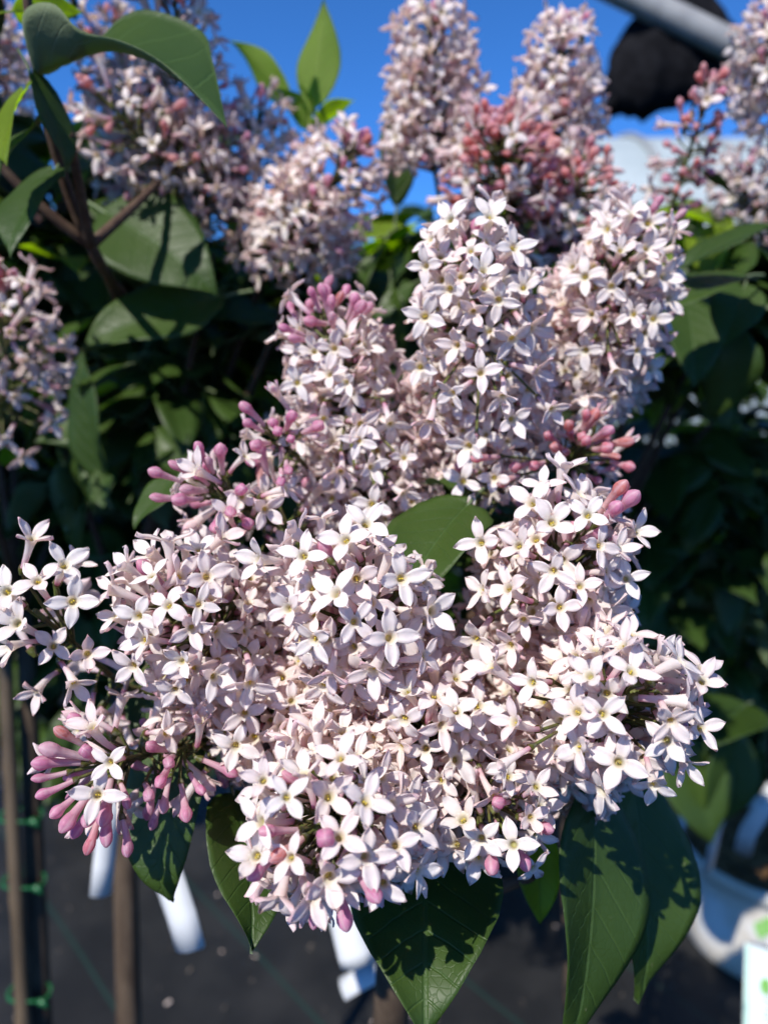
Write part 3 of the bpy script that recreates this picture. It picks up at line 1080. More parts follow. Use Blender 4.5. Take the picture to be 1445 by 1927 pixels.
FC('coral and rose buds clustered between two upright white clusters', (1085, 840, 0.285), (1040, 930, 0.325), 23, hue='coral', seed=27, bud_tip=6, bud_frac=0.6, half_frac=0.12, maxn=46, theta=(25, 110), inner=False,
   buds=[(1030, 818, .266), (1070, 795, .27), (1105, 825, .262), (1148, 808, .266), (1150, 840, .262), (1190, 830, .270), (1195, 880, .268), (1165, 860, .27), (1000, 878, .262), (960, 880, .264), (940, 912, .262), (1040, 840, .262), (1060, 850, .264), (892, 862, .27)], stem_to=(1000, 1000, .345))
FC('few white flowers hanging beside the green leaf, in half shade', (900, 925, 0.285), (980, 960, 0.325), 20, seed=28, bud_tip=0, bud_frac=0.05, maxn=16, inner=False, heroes=[(870, 905, .266), (930, 900, .262), (880, 960, .266)], stem_to=(950, 1050, .335))

LF_ = lambda *a, **k: hero_leaf(front, *a, **k)
LF_((878, 952, .262), (748, 1140, .232), (-0.25, 0.75, 0.7), 41, ratio=0.66, bend=26, fold=17, wave=.09, tipcurl=25)
LF_((810, 912, .285), (885, 950, .266), (0.2, 0.9, 0.5), 42, ratio=0.5, bend=50, fold=25, tipcurl=30)
LF_((800, 1560, .262), (800, 1950, .205), (-0.05, 0.45, 0.9), 43, ratio=0.72, bend=34, fold=8, wave=.09, tipcurl=20)
LF_((1115, 1475, .262), (1075, 1990, .236), (0.55, 0.05, 0.85), 44, ratio=0.50, bend=22, fold=14, wave=.05, tipcurl=10)
LF_((1190, 1470, .285), (1215, 1890, .262), (0.45, -0.05, 0.9), 45, ratio=0.60, bend=20, fold=12, wave=.07, tipcurl=15)
LF_((440, 1500, .250), (478, 1785, .215), (0.6, 0.25, 0.75), 46, ratio=0.62, bend=25, fold=12, wave=.06, tipcurl=15)
LF_((330, 1355, .262), (300, 1725, .240), (-0.30, 0.35, 0.9), 47, ratio=0.50, bend=26, fold=6, wave=.04, tipcurl=55, mat=None)
LF_((300, 1250, .30), (250, 1420, .28), (-0.2, 0.6, 0.8), 48, ratio=0.55)
LF_((1010, 1560, .30), (1018, 1740, .29), (-0.1, 0.5, 0.8), 49, ratio=0.5, mat=M_LEAF_LIT)
LF_((720, 1480, .30), (760, 1620, .28), (-0.1, 0.6, 0.8), 50, ratio=0.5)
LF_((440, 1010, .285), (380, 1090, .262), (-0.3, 0.7, 0.7), 51, ratio=0.6)
LF_((330, 900, .30), (250, 990, .29), (-0.3, 0.7, 0.7), 52, ratio=0.6)
scatter_leaves(front, [(P(760, 1250, .36), (0.10, 0.03, 0.09)), (P(950, 900, .38), (0.09, 0.03, 0.09))], 60, 61, (0.04, 0.065), 0.05, 0.2)

# ------------------------------------------------------------------ the lilac behind, on the left
left_base = P(240, 1927, 0.72)
left_base.z = 0
leftb = empty('lilac_shrub', left_base, None, 'dark-leaved lilac behind the left of the foreground flowers, its heads out of focus', 'shrub', 'lilac shrubs')
ltop = P(225, 1180, 0.72)
trunk(leftb, [left_base, P(245, 2200, .72), P(242, 1927, .72), P(236, 1650, .72), ltop], [0.013, 0.012, 0.0115, 0.011, 0.009])
LC = lambda label, *a, **k: flower_cluster(leftb, label, *a, **k)
LC('blurred head of white and rose flowers against blue sky, under a big leaf', (330, 20, 0.40), (330, 260, 0.44), 28, seed=31, low=True, bud_tip=3, bud_frac=0.22, hue='coral', stem_to=(330, 420, .46))
LC('shaded brownish rose head seen under the big folded leaf', (200, 190, 0.39), (330, 330, 0.43), 30, seed=32, low=True, bud_tip=3, bud_frac=0.3, inner=False, spacing=9.6, hue='coral', stem_to=(370, 470, .46))
LC('shaded blurred head of flowers behind the big leaf tip', (400, 230, 0.43), (380, 430, 0.46), 30, seed=33, low=True, bud_tip=2, bud_frac=0.25, inner=False, spacing=9.6, stem_to=(370, 520, .5))
LC('blurred mauve head below the upright yellow-green leaf', (485, 215, 0.45), (480, 380, 0.48), 26, seed=34, low=True, bud_tip=3, bud_frac=0.2, stem_to=(450, 480, .5))
LC('blurred white head in blue shade with rosy buds at its top', (650, 290, 0.41), (575, 440, 0.43), 29, seed=35, low=True, bud_tip=6, bud_frac=0.08, bud_zone=0.08, stem_to=(540, 560, .48))
LC('second lobe of white stars hanging in blue shade over dark leaves', (560, 400, 0.40), (560, 470, 0.44), 26, seed=36, low=True, bud_tip=0, bud_frac=0.04, stem_to=(540, 560, .48))
LH = lambda *a, **k: hero_leaf(leftb, *a, **k)
surface_leaf(leftb, 'big folded leaf lit from above, its pale underside showing',
             [(62, 128, .300), (42, 40, .283), (60, 8, .278), (105, 8, .276), (150, 55, .272), (230, 76, .268), (300, 112, .266), (365, 170, .264), (425, 236, .262)],
             [(65, 138, .302), (85, 134, .298), (110, 124, .295), (145, 110, .290), (185, 100, .286), (245, 100, .280), (310, 130, .275), (368, 178, .268), (426, 238, .262)],
             [(68, 140, .304), (100, 128, .312), (135, 100, .320), (180, 78, .324), (232, 28, .322), (290, 18, .316), (378, 56, .306), (400, 112, .290), (427, 239, .262)])
LH((60, 140, .300), (130, 330, .31), (0.7, 0.5, 0.4), 72, ratio=0.5, bend=30)
LH((45, 170, .30), (0, 300, .28), (-0.5, 0.8, 0.3), 73, ratio=0.6, mat=M_LEAF_LIT)
LH((75, 230, .31), (-10, 330, .29), (-0.3, 0.9, 0.2), 74, ratio=0.6)
LH((30, 20, .31), (150, 20, .33), (0.0, 0.6, -0.6), 75, ratio=0.5, mat=M_LEAF_LIT)
LH((100, 320, .33), (10, 470, .30), (-0.2, 0.9, 0.4), 76, ratio=0.5)
LH((170, 90, .33), (250, 60, .34), (0.1, 0.9, 0.3), 77, ratio=0.6)
LH((200, 400, .42), (405, 545, .40), (0.15, 0.25, 0.95), 78, ratio=0.66, bend=25, fold=8)
LH((410, 560, .43), (150, 650, .41), (-0.1, 0.35, 0.9), 79, ratio=0.52, bend=25, fold=8)
LH((590, 195, .46), (612, 8, .46), (0.2, 0.45, -0.75), 80, ratio=0.44, mat=M_LEAF_LIT, bend=-10, fold=12, label='upright yellow-green leaf glowing against the sky')
LH((585, 235, .46), (520, 165, .46), (-0.2, 0.8, -0.3), 81, ratio=0.55, mat=M_LEAF_LIT)
LH((540, 190, .47), (440, 75, .48), (0.4, 0.4, -0.5), 82, ratio=0.38, mat=M_LEAF_LIT)
LH((590, 235, .46), (665, 185, .46), (0.2, 0.8, -0.2), 83, ratio=0.5, mat=M_LEAF_LIT)
LH((600, 250, .46), (570, 160, .44), (0.1, 0.6, 0.6), 84, ratio=0.6, mat=M_LEAF_LIT)
LH((230, 690, .46), (150, 740, .43), (-0.3, 0.85, 0.3), 85, ratio=0.7)
LH((190, 900, .50), (150, 660, .48), (-0.4, 0.6, 0.6), 86, ratio=0.5)
LH((200, 880, .50), (190, 960, .48), (-0.3, 0.8, 0.4), 87, ratio=0.6)
LH((70, 480, .50), (150, 500, .46), (0.1, 0.95, 0.1), 88, ratio=0.6, mat=M_LEAF_LIT)
branches(leftb, P(170, 460, .36), [P(-40, 260, .33), P(130, 250, .31), P(45, -60, .29), P(320, 320, .42), P(250, 640, .5)], 0.0028, 8, tip_r=0.0018)
branches(leftb, P(350, 640, .62), [P(170, 460, .36)], 0.003, 7, tip_r=0.0028)
branches(leftb, ltop, [P(350, 640, .62), P(400, 480, .50), P(540, 560, .49), P(580, 260, .47), P(100, 800, .6), P(350, 900, .6)], 0.004, 9, tip_r=0.0022)


def left_keep(p):
    ok, x, y, d = in_view(p, 400)
    if x > 430 and y < 250:
        return False
    return d > 0.44 and not (x < 480 and y < 260 and x > 150)


scatter_leaves(leftb, [(P(300, 640, .74), (0.26, 0.20, 0.10)), (P(60, 560, .66), (0.20, 0.14, 0.10)), (P(560, 600, .70), (0.14, 0.14, 0.08))], 760, 62, (0.05, 0.08), 0.2, 0.1, keep=left_keep)
scatter_leaves(leftb, [(P(60, -190, .38), (0.10, 0.06, 0.035)), (P(-140, -60, .40), (0.05, 0.06, 0.05))], 70, 68, (0.05, 0.075), 0.1, 0.1, keep=lambda p: not in_view(p, 25)[0])  # leaves added out of view to shade the flower heads below
scatter_leaves(leftb, [(P(250, 1000, .95), (0.34, 0.16, 0.20))], 420, 63, (0.05, 0.08), 0.12, 0.1, keep=left_keep)

scatter_leaves(leftb, [(P(210, 1120, .74), (0.22, 0.07, 0.16))], 200, 69, (0.05, 0.08), 0.03, 0.1, keep=left_keep)

scatter_leaves(leftb, [(P(300, 800, .56), (0.13, 0.04, 0.11))], 75, 57, (0.045, 0.07), 0.12, 0.1, keep=left_keep)

scatter_leaves(leftb, [(P(270, 330, .60), (0.10, 0.05, 0.06))], 70, 56, (0.045, 0.07), 0.2, 0.1)
LC('dim rose head deep in the shade between the big leaf and the dark leaves', (250, 290, 0.47), (300, 420, 0.50), 28, seed=37, low=True, bud_tip=3, bud_frac=0.3, hue='coral', stem_to=(370, 560, .55))
LC('blurred pale head half hidden behind the curled leaf', (215, 60, 0.47), (260, 220, 0.50), 26, seed=38, low=True, bud_tip=3, bud_frac=0.25, hue='coral', stem_to=(330, 420, .52))

# lilac standing beside the cane at the far left
cane_base = P(60, 1927, .66)
side_base = Vector((P(55, 1927, .70).x, P(55, 1927, .70).y, 0))
sideb = empty('lilac_shrub', side_base, None, 'lilac tied to a bamboo cane at the left edge', 'shrub', 'lilac shrubs')
trunk(sideb, [side_base, P(84, 2200, .70), P(78, 1927, .70), P(66, 1660, .70), P(56, 1380, .70), P(45, 1150, .68)], [0.011, 0.010, 0.0095, 0.009, 0.0085, 0.007])
SC_ = lambda label, *a, **k: flower_cluster(sideb, label, *a, **k)
SC_('blurred pale rose head reaching in from the left edge', (15, 560, 0.37), (5, 760, 0.41), 33, seed=41, low=True, bud_tip=4, bud_frac=0.16, hue='coral', spacing=10, inner=False, maxn=70, stem_to=(-20, 950, .5))
SC_('blurred pink bloom low among the left leaves', (40, 400, 0.62), (40, 470, 0.68), 30, seed=42, low=True, bud_tip=2, bud_frac=0.3, stem_to=(20, 700, .68))
SC_('blurred flowers glimpsed at the upper left corner', (-10, 60, 0.50), (-30, 200, 0.55), 26, seed=43, low=True, bud_tip=2, bud_frac=0.2, stem_to=(-40, 600, .6))
branches(sideb, P(35, 1150, .68), [P(-20, 950, .5), P(20, 700, .68), P(-40, 600, .6), P(130, 900, .7)], 0.005, 10)
scatter_leaves(sideb, [(Vector((-0.42, 0.46, 1.20)), (0.14, 0.15, 0.16))], 300, 59, (0.05, 0.08), 0.05, 0.1, keep=lambda p: not in_view(p, 30)[0])  # unseen leaves added beyond the left edge to keep sun off the foliage
scatter_leaves(sideb, [(P(-80, 900, .72), (0.14, 0.12, 0.16)), (P(-160, 350, .52), (0.10, 0.10, 0.10))], 220, 64, (0.045, 0.075), 0.08, 0.1, keep=lambda p: in_view(p)[3] > 0.42)

# ------------------------------------------------------------------ the lilac behind, on the right
right_base = P(1080, 1927, 0.80)
right_base.z = 0
rightb = empty('lilac_shrub', right_base, None, 'lilac behind the right, white spires and coral buds against the sky', 'shrub', 'lilac shrubs')
rtop = P(1080, 1150, .78)
trunk(rightb, [right_base, P(1080, 2300, .8), P(1082, 1900, .8), P(1075, 1500, .79), rtop], [0.013, 0.012, 0.0115, 0.011, 0.009])
RC = lambda label, *a, **k: flower_cluster(rightb, label, *a, **k)
RC('tall blurred white spire against blue sky, pink at its tip', (810, 45, 0.42), (815, 300, 0.45), 27, seed=51, low=True, dense=True, bud_tip=3, bud_frac=0.02, bud_zone=0.05, theta=(32, 95), stem_to=(850, 500, .5))
RC('blurred white spire beside the hanging black cloth', (1060, 85, 0.43), (1035, 290, 0.46), 27, seed=52, low=True, dense=True, bud_tip=4, bud_frac=0.05, theta=(32, 95), stem_to=(980, 500, .5))
RC('broad blurred mass of coral pink buds below the two spires', (940, 270, 0.385), (960, 380, 0.43), 36, seed=53, hue='coral', low=True, bud_tip=12, bud_frac=0.76, half_frac=0.10, spacing=6.4, theta=(25, 115), stem_to=(970, 560, .5))
RC('blurred coral buds and pale stars under the second spire', (1090, 330, 0.40), (1040, 420, 0.44), 28, seed=54, hue='coral', low=True, bud_tip=4, bud_frac=0.45, half_frac=0.15, spacing=7.5, theta=(25, 115), stem_to=(980, 560, .5))
RC('loose bud spray in front of the black cloth', (1330, 185, 0.42), (1270, 370, 0.45), 17, seed=55, hue='coral', low=True, bud_tip=6, bud_frac=0.85, half_frac=0.05, spacing=7.9, inner=False, theta=(25, 100), stem_to=(1200, 600, .5))
RC('sunlit white head at the upper right edge', (1455, 55, 0.46), (1465, 190, 0.49), 26, seed=56, low=True, dense=True, bud_tip=3, bud_frac=0.04, stem_to=(1400, 480, .52))
RC('blurred buds and flowers low at the right edge', (1400, 330, 0.50), (1410, 430, 0.53), 27, seed=57, low=True, bud_tip=3, bud_frac=0.3, stem_to=(1380, 560, .55))
RC('far blurred white bloom at the right edge below two leaves', (1440, 500, 0.66), (1450, 580, 0.7), 30, seed=58, low=True, bud_tip=0, bud_frac=0.05, stem_to=(1400, 720, .72))
RH = lambda *a, **k: hero_leaf(rightb, *a, **k)
RH((1290, 500, .40), (1500, 420, .38), (0.0, 0.75, 0.65), 91, ratio=0.55, bend=40, fold=10, roll=-25)
RH((1400, 520, .42), (1245, 580, .39), (-0.1, 0.85, 0.5), 92, ratio=0.55, bend=20)
RH((1400, 540, .44), (1360, 650, .42), (0.1, 0.8, 0.5), 93, ratio=0.6)
RH((1290, 560, .48), (1310, 720, .45), (0.1, 0.7, 0.6), 94, ratio=0.6)
RH((745, 380, .50), (735, 190, .50), (0.4, 0.3, 0.7), 95, ratio=0.4)
RH((1370, 360, .46), (1290, 310, .45), (-0.1, 0.9, 0.4), 96, ratio=0.5)
RH((1400, 1330, .62), (1330, 1400, .56), (-0.2, 0.8, 0.5), 97, ratio=0.7)
branches(rightb, rtop, [P(850, 500, .5), P(980, 560, .5), P(1200, 600, .5), P(1400, 480, .52), P(1400, 720, .7), P(1380, 560, .55)], 0.006, 12)


def right_keep(p):
    ok, x, y, d = in_view(p, 400)
    return y > 400 and d > 0.44


scatter_leaves(rightb, [(P(1080, 590, .64), (0.20, 0.16, 0.06)), (P(1330, 580, .64), (0.20, 0.17, 0.08)), (P(850, 560, .62), (0.12, 0.14, 0.06))], 950, 65, (0.05, 0.08), 0.2, 0.1, keep=right_keep)
scatter_leaves(rightb, [(P(1340, 1000, .76), (0.13, 0.07, 0.19))], 150, 58, (0.05, 0.08), 0.05, 0.1, keep=right_keep)
scatter_leaves(rightb, [(P(1250, 1000, .95), (0.34, 0.16, 0.22))], 460, 66, (0.05, 0.08), 0.15, 0.1, keep=right_keep)

# ------------------------------------------------------------------ the white pot with its lilac
pot_c = Vector((POT_XY.x, POT_XY.y, 0.0))
pot = empty('flower_pot', pot_c, None, 'white round nursery pot with a green printed mark, standing on dark ground fabric', 'pot')
RT, RB, HT = 0.155, 0.132, 0.190
w = MB()
w.lathe([(RB - .004, 0.0), (RB, 0.004), (RB + .004, 0.03), (RT - .006, HT - .03), (RT - .006, HT - .028), (RT + .001, HT - .026), (RT + .002, HT - .003), (RT, HT), (RT - .006, HT), (RT - .008, HT - .004), (RT - .012, HT - .05), (RB - .006, 0.006), (0.0001, 0.006)], 56, pot_c)
wall = w.build('pot_wall', M_POT, pot)
so = MB()
srng = random.Random(9)
rings = 14
for i in range(rings + 1):
    r = (RT - .011) * i / rings
    for j in range(40):
        a = 2 * math.pi * j / 40
        so.v.append((pot_c.x + r * math.cos(a), pot_c.y + r * math.sin(a), pot_c.z + HT - .022 + srng.uniform(-.005, .005) + 0.010 * (1 - i / rings)))
for i in range(rings):
    for j in range(40):
        so.f.append((i * 40 + j, i * 40 + (j + 1) % 40, (i + 1) * 40 + (j + 1) % 40, (i + 1) * 40 + j))
so.build('soil', M_SOIL, pot)


def chips(name, mat, spots, size, seed, parent=None):
    """loose flat chips lying on a surface"""
    rng = random.Random(seed)
    b = MB()
    for p in spots:
        a = rng.uniform(0, 6.28)
        l, w_, t = rng.uniform(*size), rng.uniform(*size) * 0.45, rng.uniform(*size) * 0.18
        tx, ty = Vector((math.cos(a), math.sin(a), rng.uniform(-.35, .35))), Vector((-math.sin(a), math.cos(a), rng.uniform(-.35, .35)))
        q = [p + tx * (sx_ * l * k_) + ty * (sy_ * w_ * k_) + Vector((0, 0, z_)) for z_, k_ in ((0, 1), (t, .75)) for sx_, sy_ in ((-.5, -.5), (.5, -.4), (.5, .5), (-.5, .4))]
        b.add(q, [(3, 2, 1, 0), (4, 5, 6, 7), (0, 1, 5, 4), (1, 2, 6, 5), (2, 3, 7, 6), (3, 0, 4, 7)])
    o = b.build(name, mat, parent, False)
    o['kind'] = 'stuff'
    return o


crn = random.Random(91)
chips('bark_chips', M_SOIL, [pot_c + Vector((r_ * math.cos(a_), r_ * math.sin(a_), HT - .018)) for r_, a_ in [((RT - .02) * crn.random() ** .5, crn.uniform(0, 6.28)) for _ in range(260)]], (.008, .022), 92, pot)
M_GRIT = make_noise_mat('grit', (0.16, 0.13, 0.10), (0.07, 0.06, 0.05), 40, 0.8)
chips('litter', M_GRIT, [Vector((crn.uniform(-1.1, 1.3), crn.uniform(.7, 1.9), .004)) for _ in range(420)], (.003, .010), 93)['label'] = 'grit and bark crumbs scattered on the ground fabric'
fp = chips('fallen_petals', M_FALLEN, [Vector((crn.uniform(-.9, 1.0), crn.uniform(.75, 1.6), .004)) for _ in range(34)], (.006, .011), 94)
fp['label'] = 'faded fallen petals lying on the ground fabric'


def on_pot(ang, z, off=0.0012):
    r = RB + .004 + (RT - .010 - RB) * (z - .03) / (HT - .06) + off
    return Vector((pot_c.x + r * math.sin(ang), pot_c.y - r * math.cos(ang), z))


def pot_patch(name, mat, outline, parent, n=0):
    """flat print on the pot: outline = [(angle, height)]"""
    b = MB()
    c = (sum(o[0] for o in outline) / len(outline), sum(o[1] for o in outline) / len(outline))
    b.v = [tuple(on_pot(*c))] + [tuple(on_pot(*o)) for o in outline]
    b.f = [(0, i + 1, (i + 1) % len(outline) + 1) for i in range(len(outline))]
    return b.build(name, mat, parent, False)


a0 = -0.45
leafo = [(a0 + .10 * math.sin(t) * math.sin(t / 2), .128 + .018 * -math.cos(t)) for t in [i * 2 * math.pi / 14 for i in range(14)]]
pot_patch('printed_leaf', M_GPRINT, leafo, wall)
pot_patch('printed_leaf', M_GPRINT, [(x - .07, y - .012) for x, y in leafo], wall)
lt = MB()
for s in ([(a0 + .12, .142), (a0 + .17, .112), (a0 + .21, .136), (a0 + .25, .112), (a0 + .31, .142)], [(a0 - .02, .088), (a0 + .10, .086), (a0 + .22, .087), (a0 + .30, .086)]):
    lt.tube([on_pot(*p, off=0.001) for p in s], 0.0022, 5)
lt.build('printed_lettering', M_KPRINT, wall)

pot_shrub = empty('lilac_shrub', pot_c + Vector((0, 0, HT - .015)), None, 'dark leafy lilac rising from the white pot at right', 'shrub', 'lilac shrubs')
ptop = P(1470, 1050, 1.22)
trunk(pot_shrub, [pot_c + Vector((0.03, 0.03, HT - .03)), P(1455, 1400, 1.22), ptop], [0.011, 0.010, 0.008])
branches(pot_shrub, ptop, [P(1250, 900, 1.1), P(1500, 800, 1.1), P(1350, 1150, 1.05), P(1380, 1350, 1.0)], 0.006, 14)
hero_leaf(pot_shrub, (1280, 1400, .92), (1345, 1590, .90), (0.2, 0.3, 0.9), 98, ratio=0.75)
hero_leaf(pot_shrub, (1390, 1390, .92), (1330, 1570, .92), (0.4, 0.1, 0.9), 99, ratio=0.7)
scatter_leaves(pot_shrub, [(P(1400, 1080, 1.15), (0.32, 0.14, 0.24)), (P(1330, 1440, 1.0), (0.10, 0.06, 0.05))], 420, 67, (0.05, 0.085), 0.05, 0.1)

# ------------------------------------------------------------------ more lilacs further back close the view
FAR_SHRUBS = set()
for i, (x, y, r, n, lab) in enumerate([
        (-0.75, 1.75, 0.42, 330, 'lilac crown in deep shade far back on the left'),
        (0.05, 1.85, 0.42, 330, 'lilac crown in deep shade far back behind the middle dome'),
        (0.85, 1.80, 0.42, 330, 'lilac crown in deep shade far back behind the white pot')]):
    bs = empty('lilac_shrub', (x, y, 0), None, lab, 'shrub', 'lilac shrubs')
    FAR_SHRUBS.add(bs.name)
    trunk(bs, [Vector((x, y, 0)), Vector((x + .01, y, .3)), Vector((x, y, .7))], [0.014, 0.012, 0.010])
    scatter_leaves(bs, [(Vector((x + .12, y - .12, .28)), (r, r * .55, .30))], 330, 80 + i, (0.07, 0.11), 0.0, 0.1, far=True)
    scatter_leaves(bs, [(Vector((x, y, .90)), (r * 1.1, r * .8, r * 1.12)), (Vector((x, y - .1, .30)), (r * 1.0, r * .7, .28))], n + 330, 70 + i, (0.06, 0.095), 0.0, 0.25, far=True)

# ------------------------------------------------------------------ cane, ties and plant tags
cane_loc = Vector((P(36, 1927, .68).x, P(36, 1927, .68).y, 0))
cane = empty('bamboo_cane', cane_loc, None, 'pale bamboo cane tied with green tape at the left edge', 'cane')
cb = MB()
cpts = [cane_loc] + [P(x, y, .68) for x, y in ((52, 2300), (44, 1927), (34, 1720), (22, 1500), (12, 1300), (5, 1120))]
full = []
for a, b in zip(cpts[:-1], cpts[1:]):
    n = max(2, int((b - a).length / 0.012))
    full += [a.lerp(b, i / n) for i in range(n)]
rad = [0.0062 * (1.16 if (i % 9) == 0 else 1.0) for i in range(len(full))]
cb.tube(full, rad, 12)
cb.build('shaft', M_CANE, cane)


def tie(parent, px, py, d, r=0.016, name='tie'):
    b = MB()
    c = P(px, py, d)
    pts = [c + Vector((r * 1.25 * math.cos(a), r * 0.8 * math.sin(a), 0.0015 * math.sin(3 * a))) for a in [2 * math.pi * i / 20 for i in range(21)]]
    b.tube(pts, 0.0014, 6)
    k = c + Vector((r * .9, -r * .7, 0))
    b.tube([k, k + Vector((.004, -.004, .004)), k + Vector((.010, -.005, -.002))], [.003, .0035, .001], 6)
    return b.build(name, M_TAPE, parent)


tie(cane, 46, 1658, .69, .015)
tie(cane, 56, 1868, .69, .015)
tie(cane, 40, 1535, .69, .015)


def strip_tag(name, label, pts, width, nrm, mat=None, group='white plant tags'):
    """a curved plastic strip of real thickness through the given (px, py, depth) points"""
    b = MB()
    ps = [P(*p) for p in pts]
    n = cam_vec(*nrm)
    m = len(ps)
    for i, p in enumerate(ps):
        t = (ps[min(i + 1, m - 1)] - ps[max(i - 1, 0)]).normalized()
        s = t.cross(n).normalized()
        nn = s.cross(t).normalized()
        for k in (-1, -0.5, 0, 0.5, 1):
            b.v.append(tuple(p + s * (k * width / 2) - nn * (0.0012 * k * k * 3)))
        for k in (1, 0.5, 0, -0.5, -1):
            b.v.append(tuple(p + s * (k * width / 2) - nn * (0.0012 * k * k * 3) - nn * 0.0007))
    for i in range(m - 1):
        for j in range(10):
            b.f.append((i * 10 + j, i * 10 + (j + 1) % 10, (i + 1) * 10 + (j + 1) % 10, (i + 1) * 10 + j))
    b.f.append(tuple(range(9, -1, -1)))
    b.f.append(tuple((m - 1) * 10 + j for j in range(10)))
    o = b.build(name, mat or M_WHITE, None, True)
    return tag(o, label, 'plant tag', group)


strip_tag('plant_tag', 'white plastic tag hanging lit below the pale leaf at left', [(262, 1500, .42), (285, 1580, .41), (312, 1660, .40), (335, 1730, .395), (352, 1795, .395)], .017, (-0.3, 0.4, 0.85))
strip_tag('plant_tag', 'blue-shaded white tag hanging behind the drooping pink buds', [(215, 1500, .50), (205, 1570, .50), (198, 1630, .50), (192, 1690, .50)], .014, (0.5, -0.2, 0.85))
strip_tag('plant_tag', 'white tag peeping out under the lowest flower head', [(620, 1640, .46), (645, 1720, .45), (665, 1800, .44), (672, 1825, .44)], .020, (-0.2, 0.5, 0.85))
strip_tag('plant_tag', 'small white tag end lying below the lowest flower head', [(640, 1860, .60), (670, 1842, .60), (700, 1826, .60), (720, 1815, .61)], .018, (-0.2, 0.8, 0.6))
strip_tag('plant_tag', 'grey shaded tag stuck in the soil of the white pot', [(1370, 1520, 1.05), (1352, 1570, 1.07), (1338, 1640, 1.10)], .022, (0.5, -0.3, 0.8))
strip_tag('plant_tag', 'bright looped tag above the soil at the right edge', [(1460, 1480, 1.0), (1430, 1530, 1.0), (1405, 1570, 1.02), (1395, 1610, 1.05)], .022, (-0.4, 0.5, 0.8))
strip_tag('plant_tag', 'pale tag end beside the rim, behind the big dark leaf', [(1215, 1490, 1.15), (1245, 1535, 1.15), (1280, 1570, 1.15)], .025, (0.3, -0.4, 0.75))

# price card at the lower right corner
card = empty('price_card', P(1480, 1930, .80), None, 'pale mint card with a green edge cut by the lower right corner', 'card')
c0, c1, c2, c3 = P(1398, 1960, .80), P(1520, 1985, .80), P(1520, 1815, .80), P(1402, 1775, .80)
nrm = (c1 - c0).cross(c3 - c0).normalized()


def slab(a, b, c, d, th, name, mat, parent, off=0.0):
    m = MB()
    q = [p + nrm * off for p in (a, b, c, d)] + [p + nrm * (off - th) for p in (a, b, c, d)]
    m.add(q, [(0, 1, 2, 3), (7, 6, 5, 4), (0, 4, 5, 1), (1, 5, 6, 2), (2, 6, 7, 3), (3, 7, 4, 0)])
    return m.build(name, mat, parent, False)


slab(c0, c1, c2, c3, .0012, 'sheet', M_CARD, card)
e = lambda s, t: c0.lerp(c1, s).lerp(c3.lerp(c2, s), t)
slab(e(.02, 0), e(.07, 0), e(.07, .98), e(.02, .98), .0004, 'printed_edge', make_noise_mat('mint_print', (0.45, 0.72, 0.55), (0.5, 0.76, 0.6), 20), card, .0006)
m = MB()
for k in range(6):
    a, b = e(.30 + .03 * (k % 3), .30 + .06 * k), e(.75 - .04 * (k % 2), .30 + .06 * k)
    m.tube([a + nrm * .0006, a.lerp(b, .5) + nrm * .0006, b + nrm * .0006], .0008, 4)
m.build('printed_lines', M_KPRINT, card)
pm = MB()
cc = e(.33, .62)
pv = [cc + nrm * .0007 + (c1 - c0).normalized() * (.006 * math.cos(t)) + (c3 - c0).normalized() * (.009 * math.sin(t)) for t in [i * math.pi / 5 for i in range(10)]]
pm.add([cc + nrm * .0007] + pv, [(0, i + 1, (i + 1) % 10 + 1) for i in range(10)])
pm.build('printed_leaf', M_GPRINT, card, False)

# ------------------------------------------------------------------ pipe, black cloth and tunnel in the sky corner
pa, pb = P(1030, -85, 1.30), P(1640, 215, 1.30)
pipe = MB()
pipe.tube([pa.lerp(pb, i / 12) for i in range(13)], 0.024, 20)
po = pipe.build('metal_pipe', M_PIPE)
tag(po, 'grey metal pipe running slantwise across the sky corner', 'pipe')

cl = MB()
crng = random.Random(33)
# bundle of cloth drooping behind the pipe: rings along the slant, each ring a sagging folded loop
outline_top = [(1145, 205), (1138, 150), (1150, 95), (1178, 50), (1205, 15), (1240, -30), (1300, -20), (1350, 15), (1385, 60), (1400, 110), (1395, 150)]
outline_bot = [(1150, 208), (1168, 212), (1185, 218), (1200, 222), (1222, 218), (1250, 206), (1280, 200), (1310, 195), (1345, 190), (1375, 178), (1392, 160)]
rows_ = 18
for i, (tp, bt) in enumerate(zip(outline_top, outline_bot)):
    pass
ncol = 44
ou = np.linspace(0, 1, len(outline_top))
for i in range(ncol):
    s = i / (ncol - 1)
    tx, ty = np.interp(s, ou, [o[0] for o in outline_top]), np.interp(s, ou, [o[1] for o in outline_top])
    bx, by = np.interp(s, ou, [o[0] for o in outline_bot]), np.interp(s, ou, [o[1] for o in outline_bot])
    T, Bq = P(tx, ty, 1.36), P(bx, by, 1.36)
    fold = 0.007 * math.sin(i * 0.83) + 0.009 * math.sin(i * 0.37 + 1) + crng.uniform(-0.004, 0.004)
    for j in range(rows_):
        an = 2 * math.pi * j / rows_
        k = (1 - math.cos(an)) / 2
        th = (0.055 + fold) * math.sin(math.pi * min(1, max(0.04, s)) ) ** 0.5 if 0 < s < 1 else 0.006
        c = T.lerp(Bq, k)
        cl.v.append(tuple(c + FWD * (math.sin(an) * th + fold * 0.6) + Vector((crng.uniform(-.002, .002), 0, crng.uniform(-.002, .002)))))
for i in range(ncol - 1):
    for j in range(rows_):
        cl.f.append((i * rows_ + j, (i + 1) * rows_ + j, (i + 1) * rows_ + (j + 1) % rows_, i * rows_ + (j + 1) % rows_))
cl.f.append(tuple(range(rows_)))
cl.f.append(tuple((ncol - 1) * rows_ + j for j in reversed(range(rows_))))
co = cl.build('shade_cloth', M_CLOTH)
